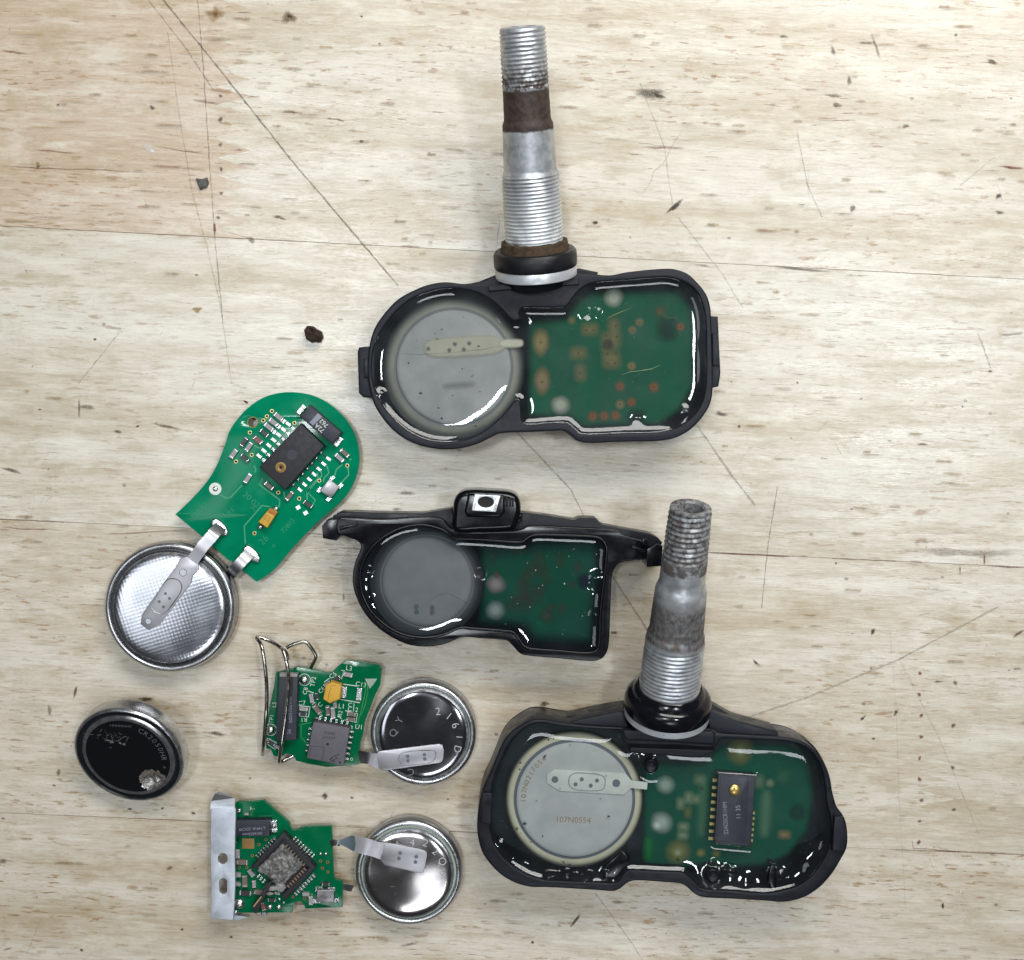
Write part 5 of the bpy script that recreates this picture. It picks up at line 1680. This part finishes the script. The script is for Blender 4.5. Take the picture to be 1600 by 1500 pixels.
text("lettering", "56", .95, W(*zJ(470, 1065), ZB5 + 2.22), 91, M['grey_print'], coil5, .01)
ch5 = slab_px("sensor_chip", t5, [zJ(715, 965), zJ(1085, 1030), zJ(1025, 1408), zJ(648, 1335)], ZB5 + .1, ZB5 + 2.0, M['chip_grey'], .12)
slab_px("chip_bevel", ch5, [zJ(712, 935), zJ(1090, 1002), zJ(1085, 1032), zJ(714, 968)], ZB5 + .1, ZB5 + 1.1, M['chip'], .1)
disc("vent_hole", ch5, zJ(860, 1192), ZB5 + 2.0, .24, .02, 'hole')
disc("pin_mark", ch5, zJ(985, 1380), ZB5 + 2.0, .18, .02, 'hole')
text("lettering", "51b00", .82, W(*zJ(878, 1080), ZB5 + 2.01), -9, M['chip'], ch5)
text("lettering", "25157T", .82, W(*zJ(870, 1130), ZB5 + 2.01), -9, M['chip'], ch5)
for p in ((905, 1330), (935, 1312), (965, 1300), (920, 1352), (950, 1335), (890, 1345), (925, 1368), (900, 1362)):
    smd("logo_dash", ch5, zJ(*p), (24, -12), .45, .16, ZB5 + 2.0, 'hole', .02, .3, 'hole')
for a_, b_ in (((690, 1210), (825, 1225)), ((825, 1225), (805, 1350)), ((690, 1210), (672, 1328))):
    trace_line("mould_line", ch5, [zJ(*a_), zJ(*b_)], ZB5 + 2.005, .06, M['chip'])
for i in range(6):
    t = i / 5
    smd("pin", brd5, zJ(785 + 278 * t, 925 + 55 * t), (12, -60), .85, .42, ZB5 + .5, 'solder', .4, .3, 'solder')
    smd("pin", brd5, zJ(1110 - 50 * t, 1058 + 277 * t), (60, 12), .8, .42, ZB5 + .2, 'solder', .5, .3, 'solder')
for i in range(5):
    smd("pin", brd5, zJ(685 - 9 * i, 1030 + 55 * i), (60, 12), .5, .3, ZB5 + .2, 'solder', .4, .3, 'solder')
for q in ((625, 535), (280, 1045)):
    disc("solder_ball", brd5, zJ(*q), ZB5, .85, .8, 'solder', 0, 1)
    disc("silk_ring", brd5, zJ(*q), ZB5, 1.12, .02, 'silk', 1.03)
gold5 = slab_px("yellow_capacitor", t5, [zJ(838, 595), zJ(905, 560), zJ(1000, 590), zJ(985, 735), zJ(880, 780), zJ(812, 735)], ZB5 + .6, ZB5 + 2.7, M['tantalum'], .25)
trace_line("crack", gold5, [zJ(895, 620), zJ(872, 680), zJ(862, 750)], ZB5 + 2.702, .10, M['tantalum_end'])
trace_line("crack", gold5, [zJ(880, 600), zJ(940, 590)], ZB5 + 2.702, .08, M['tantalum_end'])
smd("capacitor_lead", brd5, zJ(1035, 655), (1, .1), .9, 2.1, ZB5, 'solder', .9, .3, 'solder')
smd("capacitor_pad", brd5, zJ(1183, 680), (1, .1), .95, 2.3, ZB5, 'solder', .3, .3, 'solder')
for (x, y, d, ln, wd, body) in ((950, 525, (40, -28), 1.9, .8, 'smd_dark'), (1070, 480, (50, 10), 1.7, .8, 'smd_grey'), (700, 720, (10, 60), 1.7, .75, 'smd_grey'), (755, 700, (10, 60), 1.3, .6, 'smd_dark'), (620, 830, (50, 4), 1.6, .7, 'smd_grey'), (612, 880, (50, 4), 1.6, .75, 'smd_dark'), (755, 835, (38, 50), 2.0, .9, 'smd_brown'), (865, 850, (4, 60), 1.8, .8, 'smd_brown'), (918, 870, (4, 60), 2.2, .8, 'smd_grey'), (940, 790, (8, 50), 1.0, .7, 'smd_grey'), (1105, 882, (55, 6), 1.7, .65, 'smd_brown'), (1100, 932, (55, 6), 1.7, .65, 'smd_brown'), (860, 575, (40, -28), 1.4, .7, 'smd_grey'), (290, 1175, (46, 26), 1.6, .7, 'smd_dark'), (350, 1215, (46, 26), .8, .6, 'smd_grey')):
    smd("resistor", brd5, zJ(x, y), d, ln, wd, ZB5, body, .5)
for (s_, x, y, a, sz) in (("L3", 1078, 420, -8, 1.25), ("C5", 915, 492, 35, 1.2), ("C13", 1200, 585, -10, 1.2), ("TP2", 715, 555, 80, 1.2), ("C8", 635, 650, 78, 1.15), ("C6", 800, 640, 50, 1.1), ("C7", 598, 775, 5, 1.15), ("R1", 618, 940, 184, 1.15), ("L1", 1003, 808, -5, 1.25), ("C1", 1105, 795, -5, 1.15), ("C12", 1118, 838, -8, 1.15), ("R2", 990, 880, 78, 1.05), ("U1", 1180, 1018, -6, 1.25), ("TP1", 290, 935, 82, 1.1), ("L5", 318, 790, 82, 1.1), ("C", 785, 790, 40, 1.1)):
    text("lettering", s_, sz, W(*zJ(x, y), ZB5 + .012), a, M['silk'], brd5, .012)
for pts in ([(1000, 440), (1030, 440), (1000, 530)], [(825, 560), (880, 520)], [(1020, 580), (1160, 600)], [(985, 735), (1190, 770)], [(660, 650), (720, 670)], [(560, 800), (680, 810), (665, 915), (560, 905)], [(1040, 850), (1165, 880), (1150, 970), (1030, 945)], [(700, 790), (735, 765)], [(810, 905), (770, 880)], [(560, 480), (548, 1140)], [(720, 930), (760, 925)], [(1085, 1000), (1110, 1010), (1108, 1035)], [(245, 1130), (340, 1180), (325, 1245), (245, 1190), (245, 1130)], [(960, 910), (985, 915), (1000, 935)]):
    trace_line("silk_line", brd5, [zJ(*p) for p in pts], ZB5 + .006, .10, M['silk'])
for pts in ([(1230, 560), (1250, 640), (1210, 820), (1160, 1000)], [(1265, 580), (1270, 660), (1240, 800), (1200, 900)], [(590, 980), (590, 1120), (640, 1180)], [(560, 1000), (700, 970)]):
    trace_line("trace", brd5, [zJ(*p) for p in pts], ZB5 + .005, .16, M['trace2'])
slab_px("scuffed_corner", brd5, [zJ(1240, 525), zJ(1365, 525), zJ(1330, 580), zJ(1290, 628)], ZB5 - .02, ZB5 + .02, M['gasket'], .008)
slab_px("scuffed_corner", brd5, [zJ(1010, 365), zJ(1070, 345), zJ(1130, 370), zJ(1060, 380)], ZB5 - .02, ZB5 + .02, M['gasket'], .008)
disc("pin_ring", brd5, zJ(1105, 1345), ZB5, .26, .02, 'silk', .2)
# bent wire
wz = 6.5
p_a = [zJ(198, 1298) + (2.2,), zJ(208, 1180) + (5.0,), zJ(232, 900) + (6.6,), zJ(240, 640) + (6.9,), zJ(225, 430) + (7.0,), zJ(200, 250) + (6.8,), zJ(178, 165) + (6.2,), zJ(145, 120) + (5.2,), zJ(150, 100) + (4.4,), zJ(230, 122) + (4.2,), zJ(320, 165) + (4.5,), zJ(395, 218) + (5.2,), zJ(440, 265) + (5.0,), zJ(455, 320) + (4.0,)]
p_b = [zJ(512, 1308) + (1.6,), zJ(450, 1340) + (1.8,), zJ(385, 1378) + (2.6,), zJ(368, 1362) + (4.4,), zJ(385, 1230) + (5.8,), zJ(425, 950) + (6.5,), zJ(455, 700) + (6.8,), zJ(462, 520) + (6.9,), zJ(445, 370) + (7.0,), zJ(410, 245) + (6.4,), zJ(398, 225) + (5.6,)]
p_c = [zJ(440, 212) + (4.6,), zJ(500, 178) + (4.4,), zJ(580, 152) + (4.2,), zJ(640, 152) + (4.0,), zJ(690, 205) + (3.8,), zJ(738, 285) + (3.5,), zJ(732, 330) + (3.2,), zJ(700, 390) + (2.6,), zJ(685, 425) + (1.8,)]
wire5 = tube("wire_loop", spline3([W(x, y, z) for x, y, z in p_a], 8), .36, M['wire'], t5, 10)
tube("wire_leg", spline3([W(x, y, z) for x, y, z in p_b], 8), .36, M['wire'], wire5, 10)
tube("wire_hook", spline3([W(x, y, z) for x, y, z in p_c], 8), .34, M['wire'], wire5, 10)
cell5 = bare_cell(t5, (661, 1147), 84, 72.5, 4.2, M['steel_dark'], M['steel_rim'], M['gasket'], .45, .30)
stp = [zK(*p) for p in ((360, 985), (390, 972), (700, 935), (1060, 893), (1100, 905), (1118, 960), (1112, 1050), (1098, 1085), (1070, 1106), (470, 1190), (420, 1188), (375, 1165))]
slab_px("contact_strip", cell5, stp, 5.0, 5.18, M['strap'], .05)
strap("strip_leg", cell5, [zK(400, 1080) + (5.0,), zK(340, 1075) + (4.95,), zK(290, 1060) + (5.2,), zK(240, 1045) + (4.9,), zK(200, 1040) + (4.3,), zK(162, 1036) + (3.6,)], [28, 23, 19, 19, 20, 21], .18, M['strap'])
ov = [zK(*p) for p in ((605, 1060), (625, 1010), (690, 985), (960, 962), (1010, 970), (1025, 1010), (1000, 1080), (960, 1105), (690, 1130), (640, 1128))]
tube("pressed_oval", [W(q[0], q[1], 5.17) for q in catmull(ov, 4)], .10, M['strap'], cell5, 6, True)
for q in ((705, 1030), (708, 1080), (895, 1012), (900, 1060)):
    disc("weld_spot", cell5, zK(*q), 5.18, .34, .03, 'tab_dark')
for (ch, x, y, a, sz) in (("2", 1050, 525, 5, 2.0), ("1", 1172, 578, -38, 2.0), ("6", 1245, 680, -62, 2.0), ("1", 1290, 812, -95, 1.7), ("D", 1268, 948, -103, 1.9), ("Y", 615, 622, 62, 1.9), ("Q", 545, 765, 75, 1.9), ("C", 742, 1205, 190, 1.8)):
    text("lettering", ch, sz, W(*zK(x, y), 4.99), a, M['etch'] if ch not in "YQC" else M['etch_dim'], cell5, .012)

# ================================================================== BOARD 6 (metal bracket)
t6 = thing("circuit_board_assembly", "small green board with zinc bracket, broken square chip and coin cell marked 422Qe", "circuit board", W(520, 1360, 0))
ZB6 = 3.0
o6 = [zL(*p) for p in ((385, 165), (420, 150), (560, 150), (680, 135), (820, 260), (950, 372), (955, 410), (975, 440), (1005, 452), (1035, 442), (1050, 425), (1130, 412), (1390, 405), (1400, 700), (1410, 920), (1420, 955), (1445, 972), (1505, 980), (1500, 1250), (1112, 1265), (1102, 1225), (1075, 1198), (1040, 1190), (1005, 1202), (982, 1235), (975, 1305), (430, 1310), (390, 1280), (380, 800))]
brd6 = slab_px("circuit_board", t6, o6, ZB6 - 1.1, ZB6, M['pcb2'], .06)
lathe("board_foot", [(0, 0), (1.2, 0), (1.2, ZB6 - 1.1), (0, ZB6 - 1.1)], M['solder'], brd6, W(*zL(1250, 600), 0), n=20)
lathe("board_foot", [(0, 0), (1.2, 0), (1.2, ZB6 - 1.1), (0, ZB6 - 1.1)], M['solder'], brd6, W(*zL(700, 1230), 0), n=20)
# bracket: bent strip with a round hole and a slot
BZ = 5.4
bo = [zL(*p) for p in ((133, 215), (385, 225), (388, 300), (378, 700), (384, 1000), (372, 1250), (362, 1385), (130, 1372), (132, 1000), (126, 700), (128, 400))]
bh1 = [zL(252 + 50 * math.cos(2 * math.pi * i / 24), 745 + 56 * math.sin(2 * math.pi * i / 24)) for i in range(24)]
bh2 = [zL(258 + 40 * math.cos(t), 1032 + (40 if math.sin(t) > 0 else -40) + 42 * math.sin(t)) for t in [2 * math.pi * i / 24 + .01 for i in range(24)]]
brk = extrude("bracket", [pxloop(bo, BZ), pxloop(bh1, BZ), pxloop(bh2, BZ)], BZ - .8, BZ, .10, M['bracket'], t6)
strap("bracket_bend", brk, [zL(259, 224) + (BZ - .82,), zL(261, 190) + (BZ - .86,), zL(266, 165) + (BZ - 1.2,), zL(272, 148) + (BZ - 2.0,), zL(276, 140) + (BZ - 3.2,), zL(278, 134) + (.2,)], [38.0, 38.0, 37.5, 36.5, 36, 36], .8, M['bracket'])
slab_px("bracket_foot", brk, [zL(135, 1340), zL(362, 1350), zL(362, 1385), zL(130, 1372)], .2, BZ - .7, M['bracket'], .1)
slab_px("bracket_toe", brk, [zL(370, 1330), zL(525, 1352), zL(400, 1392), zL(370, 1390)], .1, 1.2, M['bracket'], .08)
coil6 = slab_px("coil_block", t6, [zL(388, 345), zL(745, 340), zL(742, 515), zL(385, 512)], ZB6 + .05, ZB6 + 1.9, M['chip_blue'], .12)
disc("coil_solder", brd6, zL(792, 395), ZB6, .62, .9, 'solder', 0, 1)
smd("coil_solder", brd6, zL(795, 400), (4, 60), 2.2, 1.1, ZB6, 'solder', .6, .3, 'solder')
text("lettering", "6.7491K ZDCW", .72, W(*zL(560, 432), ZB6 + 1.92), 184, M['grey_print'], coil6, .0)
text("lettering", "5016555mm", .72, W(*zL(560, 485), ZB6 + 1.92), 184, M['grey_print'], coil6, .0)
slab_px("bare_pad", brd6, [zL(455, 535), zL(582, 535), zL(582, 640), zL(455, 640)], ZB6 - .02, ZB6 + .03, M['copper'], .012)
# broken square chip: frame, rubble, bond pads
fr_o = [zL(*p) for p in ((885, 472), (1222, 838), (905, 1178), (862, 1128), (1010, 990), (1150, 838), (884, 548), (602, 850), (540, 842))]
chip6 = slab_px("chip_frame", t6, fr_o, ZB6 + .1, ZB6 + 2.0, M['chip'], .12)
slab_px("chip_base", chip6, [zL(885, 520), zL(1180, 838), zL(900, 1130), zL(620, 842)], ZB6 + .05, ZB6 + .7, M['chip'], .05)
rv, rf = [], []
NR = 30
for j in range(NR + 1):
    for i in range(NR + 1):
        u_, v_ = i / NR, j / NR
        px = 600 + (1068 - 600) * u_ * .55 + 300 * v_ * .95 - 20
        x = 880 + (u_ - v_) * 215 - 40 * v_
        y = 590 + (u_ + v_) * 215 + 30 * v_
        e = min(u_, v_, 1 - u_, 1 - v_)
        zz = ZB6 + .9 + min(1, e * 8) * (.5 + .55 * mnoise.noise(Vector((x * .03, y * .03, 1))) + .35 * mnoise.noise(Vector((x * .09, y * .09, 4))))
        x += 14 * mnoise.noise(Vector((x * .04, y * .04, 9)))
        y += 14 * mnoise.noise(Vector((x * .04, y * .04, 19)))
        q = zL(x, y)
        rv.append(W(q[0], q[1], zz))
for j in range(NR):
    for i in range(NR):
        a = j * (NR + 1) + i
        rf.append((a, a + NR + 1, a + NR + 2, a + 1))
make("broken_epoxy", pydata("broken_epoxy", rv, rf), M['lump'], chip6, 25)
for k2, (x, y, w_, h_, a) in enumerate(((760, 1060, 150, 60, 40), (850, 1050, 110, 110, 10), (735, 1110, 90, 40, 60), (660, 860, 90, 70, 30))):
    pts = [zL(x + math.cos(t) * w_ / 2 * (1 + .25 * math.sin(3 * t + k2)), y - math.sin(t) * h_ / 2 * (1 + .2 * math.cos(2 * t + k2))) for t in [2 * math.pi * i / 9 for i in range(9)]]
    slab_px("epoxy_lump", chip6, pts, ZB6 + .3, ZB6 + 1.6 - .2 * k2, M['lump'], .2)
slab_px("chip_splinter", chip6, [zL(555, 1235), zL(650, 1130), zL(700, 1010), zL(770, 975), zL(735, 1060), zL(690, 1150), zL(605, 1320), zL(580, 1312)], ZB6 + .4, ZB6 + 2.3, M['chip'], .15)
trace_line("bright_edge", chip6, [zL(575, 1245), zL(655, 1140)], ZB6 + 2.32, .2, M['gold'])
for i in range(8):
    t = i / 7
    smd("bond_pad", chip6, zL(918 + 185 * t, 610 + 188 * t), (1, -1), .75, .30, ZB6 + 1.55, 'smd_brown', .25, .3, 'smd_brown')
    smd("bond_pad", chip6, zL(1115 - 170 * t, 855 + 178 * t), (1, 1), .8, .34, ZB6 + 1.55, 'smd_brown', .25, .3, 'copper')
    smd("pin", brd6, zL(1005 + 190 * t, 525 + 185 * t), (1, -1.1), .85, .34, ZB6, 'solder', .5, .3, 'solder')
    smd("pin", brd6, zL(798 - 178 * t, 530 + 180 * t), (1, 1.05), .8, .34, ZB6, 'solder', .5, .3, 'solder')
    smd("pin", brd6, zL(1203 - 182 * t, 913 + 188 * t), (1, 1.05), .85, .34, ZB6, 'solder', .5, .3, 'solder')
for i in range(3):
    smd("pin", brd6, zL(632 + 26 * i, 915 + 28 * i), (1, -1.1), .8, .34, ZB6, 'solder', .5, .3, 'solder')
cr6 = slab_px("crystal", t6, [zL(1235, 1068), zL(1410, 1068), zL(1412, 1200), zL(1362, 1195), zL(1350, 1208), zL(1300, 1208), zL(1288, 1195), zL(1230, 1205)], ZB6 + .2, ZB6 + 1.3, M['crystal'], .12)
text("lettering", "E MN 31", .62, W(*zL(1320, 1142), ZB6 + 1.31), 180, M['chip'], cr6)
for q in ((1258, 1058), (1385, 1058), (1228, 1180), (1428, 1170)):
    smd("solder_pad", brd6, zL(*q), (1, 0), 1.4, .8, ZB6, 'solder', .35, .3, 'solder')
for (x, y, d, ln, wd, body) in ((415, 685, (2, 60), 1.7, .75, 'smd_grey'), (460, 772, (60, 2), 2.2, .95, 'smd_brown'), (410, 905, (40, -4), 1.4, .9, 'smd_grey'), (490, 970, (2, 60), 2.2, 1.0, 'smd_brown'), (412, 1000, (50, 2), 1.2, .7, 'smd_grey'), (585, 998, (2, 60), 1.4, .7, 'smd_grey'), (495, 1092, (60, 4), 2.4, 1.05, 'smd_dark'), (555, 885, (30, 40), 1.5, .8, 'smd_grey'), (630, 1085, (50, 8), 1.6, .9, 'smd_brown'), (770, 1165, (60, 2), 1.6, .7, 'smd_dark'), (680, 1235, (20, 50), 1.6, .8, 'smd_red'), (1125, 1105, (60, 2), 1.3, .7, 'smd_grey'), (1175, 1170, (2, 60), 1.7, .75, 'smd_grey'), (1330, 1000, (60, 2), 1.6, .7, 'smd_dark'), (510, 270, (50, 2), .8, .45, 'smd_grey'), (825, 1095, (40, 8), .9, .5, 'smd_grey')):
    smd("resistor", brd6, zL(x, y), d, ln, wd, ZB6, body, .6)
for (x, y, r_) in ((430, 1210, 1.0), (425, 245, .45), (745, 1248, .55), (838, 1248, .55), (1272, 695, .32), (1328, 695, .32), (845, 1165, .3), (890, 1200, .3), (1290, 1000, .34), (1362, 1000, .34), (388, 1300, .4)):
    disc("solder_joint", brd6, zL(x, y), ZB6, r_, r_ * .8, 'solder', 0, 1)
for (x, y) in ((703, 545), (630, 597), (562, 713), (428, 835), (503, 835), (1272, 768), (1346, 780), (1292, 843), (1350, 882), (1105, 1155), (985, 1142)):
    disc("via", brd6, zL(x, y), ZB6, .28, .04, 'copper', .15)
    disc("via_hole", brd6, zL(x, y), ZB6 + .004, .16, .012, 'hole')
text("lettering", "3-.-", .7, W(*zL(560, 222), ZB6 + .012), 0, M['silk'], brd6, .0)
text("lettering", "L", 1.0, W(*zL(392, 560), ZB6 + .012), 0, M['silk'], brd6, .02)
# legs broken off the cell strip
strap("contact_leg", brd6, [zL(1385, 575) + (ZB6 + .02,), zL(1420, 572) + (ZB6 + .35,), zL(1450, 575) + (ZB6 + .35,), zL(1475, 578) + (ZB6 - .3,)], 10, .3, M['solder'])
strap("contact_leg", brd6, [zL(1490, 1025) + (ZB6 - .5,), zL(1535, 1035) + (ZB6 - .3,), zL(1568, 1045) + (ZB6 + .3,), zL(1598, 1047) + (ZB6 - .2,)], 10, .3, M['strap'])
cell6 = bare_cell(t6, (638.4, 1364), 85.5, 72, 4.2, M['steel_warm'], M['steel_rim'], M['gasket'], .45, .42)
stp = [zM(*p) for p in ((560, 445), (760, 475), (1030, 535), (1062, 552), (1075, 580), (1038, 765), (1020, 782), (990, 780), (620, 695), (575, 640), (545, 615))]
slab_px("contact_strip", cell6, stp, 5.12, 5.30, M['strap'], .05)
strap("strip_arm", cell6, [zM(600, 545) + (5.14,), zM(520, 520) + (5.2,), zM(470, 505) + (5.5,), zM(400, 488) + (5.6,), zM(315, 465) + (5.5,)], [27, 25, 26, 26.5, 26.5], .18, M['strap'])
strap("strip_leg", cell6, [zM(318, 466) + (5.55,), zM(298, 463) + (5.2,), zM(270, 458) + (4.6,), zM(215, 452) + (4.0,), zM(160, 448) + (3.5,), zM(110, 444) + (3.25,)], [26.5, 26.5, 24, 15, 8, 7], .18, M['strap_reflection'])
for q in ((785, 565), (772, 622), (958, 603), (948, 660)):
    disc("weld_spot", cell6, zM(*q), 5.30, .36, .03, 'tab_dark')
for (ch, x, y, a, sz) in (("4", 915, 455, -10, 2.0), ("2", 1055, 462, -22, 2.0), ("2", 1160, 550, -42, 2.0), ("Q", 1232, 655, -68, 2.0), ("e", 1250, 787, -100, 2.0), ("A", 755, 462, 8, 1.2)):
    text("lettering", ch, sz, W(*zM(x, y), 5.04), a, M['etch'], cell6, .012)

# ================================================================== CELL 7 (loose, tilted, dented)
t7 = thing("coin_cell", "loose tilted coin cell with dark mirror face and melted dent, lying by itself", "coin cell", W(200, 1180, 0))
R7, H7 = 91.0 / 8.85, 4.1
tilt = Matrix.Rotation(math.radians(24), 4, Vector((1, -.32, 0)).normalized())
ctr = W(200, 1182, 5.5)
ex, ey, ez = (tilt @ Vector((1, 0, 0))), (tilt @ Vector((0, 1, 0))), (tilt @ Vector((0, 0, 1)))
prof7 = [(0, -H7 - 3.2), (2.0, -H7 - 3.0), (4.5, -H7 - 1.9), (6.5, -H7 - .5), (7.6, -H7), (R7 - 1.2, -H7), (R7 - .4, -H7 + .4), (R7, -H7 + 1.2), (R7, -.7), (R7 - .06, -.36), (R7 - .22, -.12), (R7 - .42, -.02), (R7 - .62, -.06), (R7 - .8, -.3), (R7 - 1.5, -.34), (R7 - 1.62, -.10), (R7 - 1.8, .08), (R7 - 2.05, .12), (R7 - 2.4, .06)]
idx7 = [1] * 12 + [2, 2, 1, 1, 1, 1]
verts, faces, mi = [], [], []
n7 = 96
zmin = 1e9
dent_c = Vector((R7 * .38, -R7 * .52))


def face_h(x, y):
    d = (Vector((x, y)) - dent_c)
    q = Vector((d.x * .85 + d.y * .5, -d.x * .5 + d.y * .85))
    e = math.sqrt((q.x / 2.6) ** 2 + (q.y / 2.3) ** 2)
    h_ = -1.0 * max(0.0, 1 - e * e) ** 1.0 + .10 * math.exp(-((e - 1.1) / .18) ** 2)
    if e < 1.1:
        h_ += .35 * mnoise.noise(Vector((x * 1.1, y * 1.1, 3)))
    d2 = (Vector((x, y)) - Vector((-R7 * .28, R7 * .42))).length
    if d2 < 3.2:
        h_ += .12 * mnoise.noise(Vector((x * 1.6, y * 1.6, 8))) * max(0, 1 - d2 / 3.2) * 2
    return h_ + .05 * mnoise.noise(Vector((x * .2, y * .2, 5)))


rows = []
for r_, s_ in prof7:
    if r_ == 0:
        rows.append([len(verts)])
        verts.append(Vector((0, 0, s_)))
    else:
        rows.append(list(range(len(verts), len(verts) + n7)))
        for j in range(n7):
            a = 2 * math.pi * j / n7
            verts.append(Vector((math.cos(a) * r_, math.sin(a) * r_, s_)))
nin = 30
for i in range(1, nin):
    r_ = (R7 - 2.4) * (1 - i / nin)
    rows.append(list(range(len(verts), len(verts) + n7)))
    for j in range(n7):
        a = 2 * math.pi * j / n7
        x, y = math.cos(a) * r_, math.sin(a) * r_
        verts.append(Vector((x, y, .08 + face_h(x, y) * min(1, i / 2))))
    idx7.append(0)
rows.append([len(verts)])
verts.append(Vector((0, 0, .08 + face_h(0, 0))))
idx7.append(0)
for i in range(len(rows) - 1):
    A_, B_ = rows[i], rows[i + 1]
    for j in range(n7):
        k2 = (j + 1) % n7
        if len(A_) == 1:
            faces.append((A_[0], B_[j], B_[k2]))
        elif len(B_) == 1:
            faces.append((A_[j], A_[k2], B_[0]))
        else:
            faces.append((A_[j], A_[k2], B_[k2], B_[j]))
        if i >= len(prof7) - 1 and len(B_) > 1:
            c_ = (Vector(verts[A_[j]]).xy + Vector(verts[B_[j]]).xy) / 2 - dent_c
            mi.append(3 if c_.length < 2.7 else idx7[i])
        else:
            mi.append(idx7[i])
wv = [tilt @ v for v in verts]
zmin = min(v.z for v in wv)
ctr = W(200, 1182, -zmin)
ctr.z = -zmin
wv = [v + ctr for v in wv]
me = pydata("can", wv, faces)
me.polygons.foreach_set("material_index", mi)
bm = bmesh.new()
bm.from_mesh(me)
bmesh.ops.recalc_face_normals(bm, faces=bm.faces)
bm.to_mesh(me)
bm.free()
can7 = make("can", me, [M['steel_black'], M['steel_rim'], M['gasket_dark'], M['dent']], t7, 35)
axes7 = (ex, ey, ez)
for i, ch in enumerate("CR2050HR + 3V"):
    a = math.radians(60 - i * 8.4)
    p = ctr + tilt @ Vector((math.cos(a) * R7 * .66, math.sin(a) * R7 * .66, .15))
    if ch != ' ':
        text("lettering", ch, 1.5, p, math.degrees(a) - 90, M['etch_dim'], can7, .02, axes=axes7)
text("lettering", "HHHHHHH", .8, ctr + tilt @ Vector((-.2, R7 * .66, .15)), 0, M['etch_dim'], can7, .02, axes=axes7)
mk7 = Marks(0, 40, 0)
R = random.Random(40)
for i in range(26):
    x, y = R.gauss(-R7 * .30, 1.5), R.gauss(R7 * .40, .9)
    a = R.uniform(0, 3.1)
    L_ = R.uniform(.5, 1.6)
    mk7.z = .22 + i * .001
    mk7.stroke([(x + math.cos(a) * L_ * (t - .5), y + math.sin(a) * L_ * (t - .5)) for t in (0, .25, .5, .75, 1)], .09, srgb(150, 150, 148), R.uniform(.2, .55))
for i in range(5):
    x, y = R.gauss(-R7 * .2, .7), R.gauss(R7 * .34, .5)
    mk7.z = .26 + i * .001
    mk7.blob((x, y), R.uniform(.3, .7), R.uniform(.2, .4), R.uniform(0, 3), srgb(176, 174, 168), .5, .7, .4, 12)
mk7.v = [tuple(ctr + tilt @ Vector(v)) for v in mk7.v]
mk7.build("scuffs", can7)

# ================================================================== loose bits on the bench
def chip_bit(name, label, cat, px, pts, z, mat, seed):
    t = thing(name, label, cat, W(*px, 0))
    rr = random.Random(seed)
    n = len(pts)
    v, f = [], []
    layers = ((0.0, 1.0), (z * .5, 1.04), (z, .8))
    for zz, s_ in layers:
        for p in pts:
            q = W(px[0] + p[0] * s_ + rr.uniform(-.5, .5), px[1] + p[1] * s_ + rr.uniform(-.5, .5), 0)
            v.append((q.x, q.y, zz * rr.uniform(.8, 1.2) if zz else 0.0))
    for k2 in range(2):
        for i in range(n):
            j = (i + 1) % n
            f.append((k2 * n + i, k2 * n + j, (k2 + 1) * n + j, (k2 + 1) * n + i))
    c = W(px[0], px[1], z * 1.15)
    v.append(tuple(c))
    for i in range(n):
        f.append((2 * n + i, 2 * n + (i + 1) % n, len(v) - 1))
    me = pydata("fragment", v, f)
    bm = bmesh.new()
    bm.from_mesh(me)
    bmesh.ops.recalc_face_normals(bm, faces=bm.faces)
    bm.to_mesh(me)
    bm.free()
    o = make("fragment", me, mat, t, 20)
    return t


chip_bit("bark_chip", "small dark brown bark chip beside the upper sensor", "wood chip", (491, 523),
         [(-14, -6), (-9, -13), (0, -12), (5, -8), (12, -5), (14, 4), (10, 12), (2, 11), (-4, 12), (-11, 7)], 2.2, M['bark'], 3)
chip_bit("grey_flake", "small dark grey flake lying by the pencil line on left board", "flake", (318, 287),
         [(-11, -8), (-2, -7), (6, -9), (9, -1), (6, 6), (0, 8), (-4, 10), (-7, 4)], .7, M['flake'], 7)

for o_ in (s1, s2, s3):
    o_["group"] = "tire pressure sensors on the bench"
for o_ in (t4, t5, t6):
    o_["group"] = "bare boards joined to coin cells"
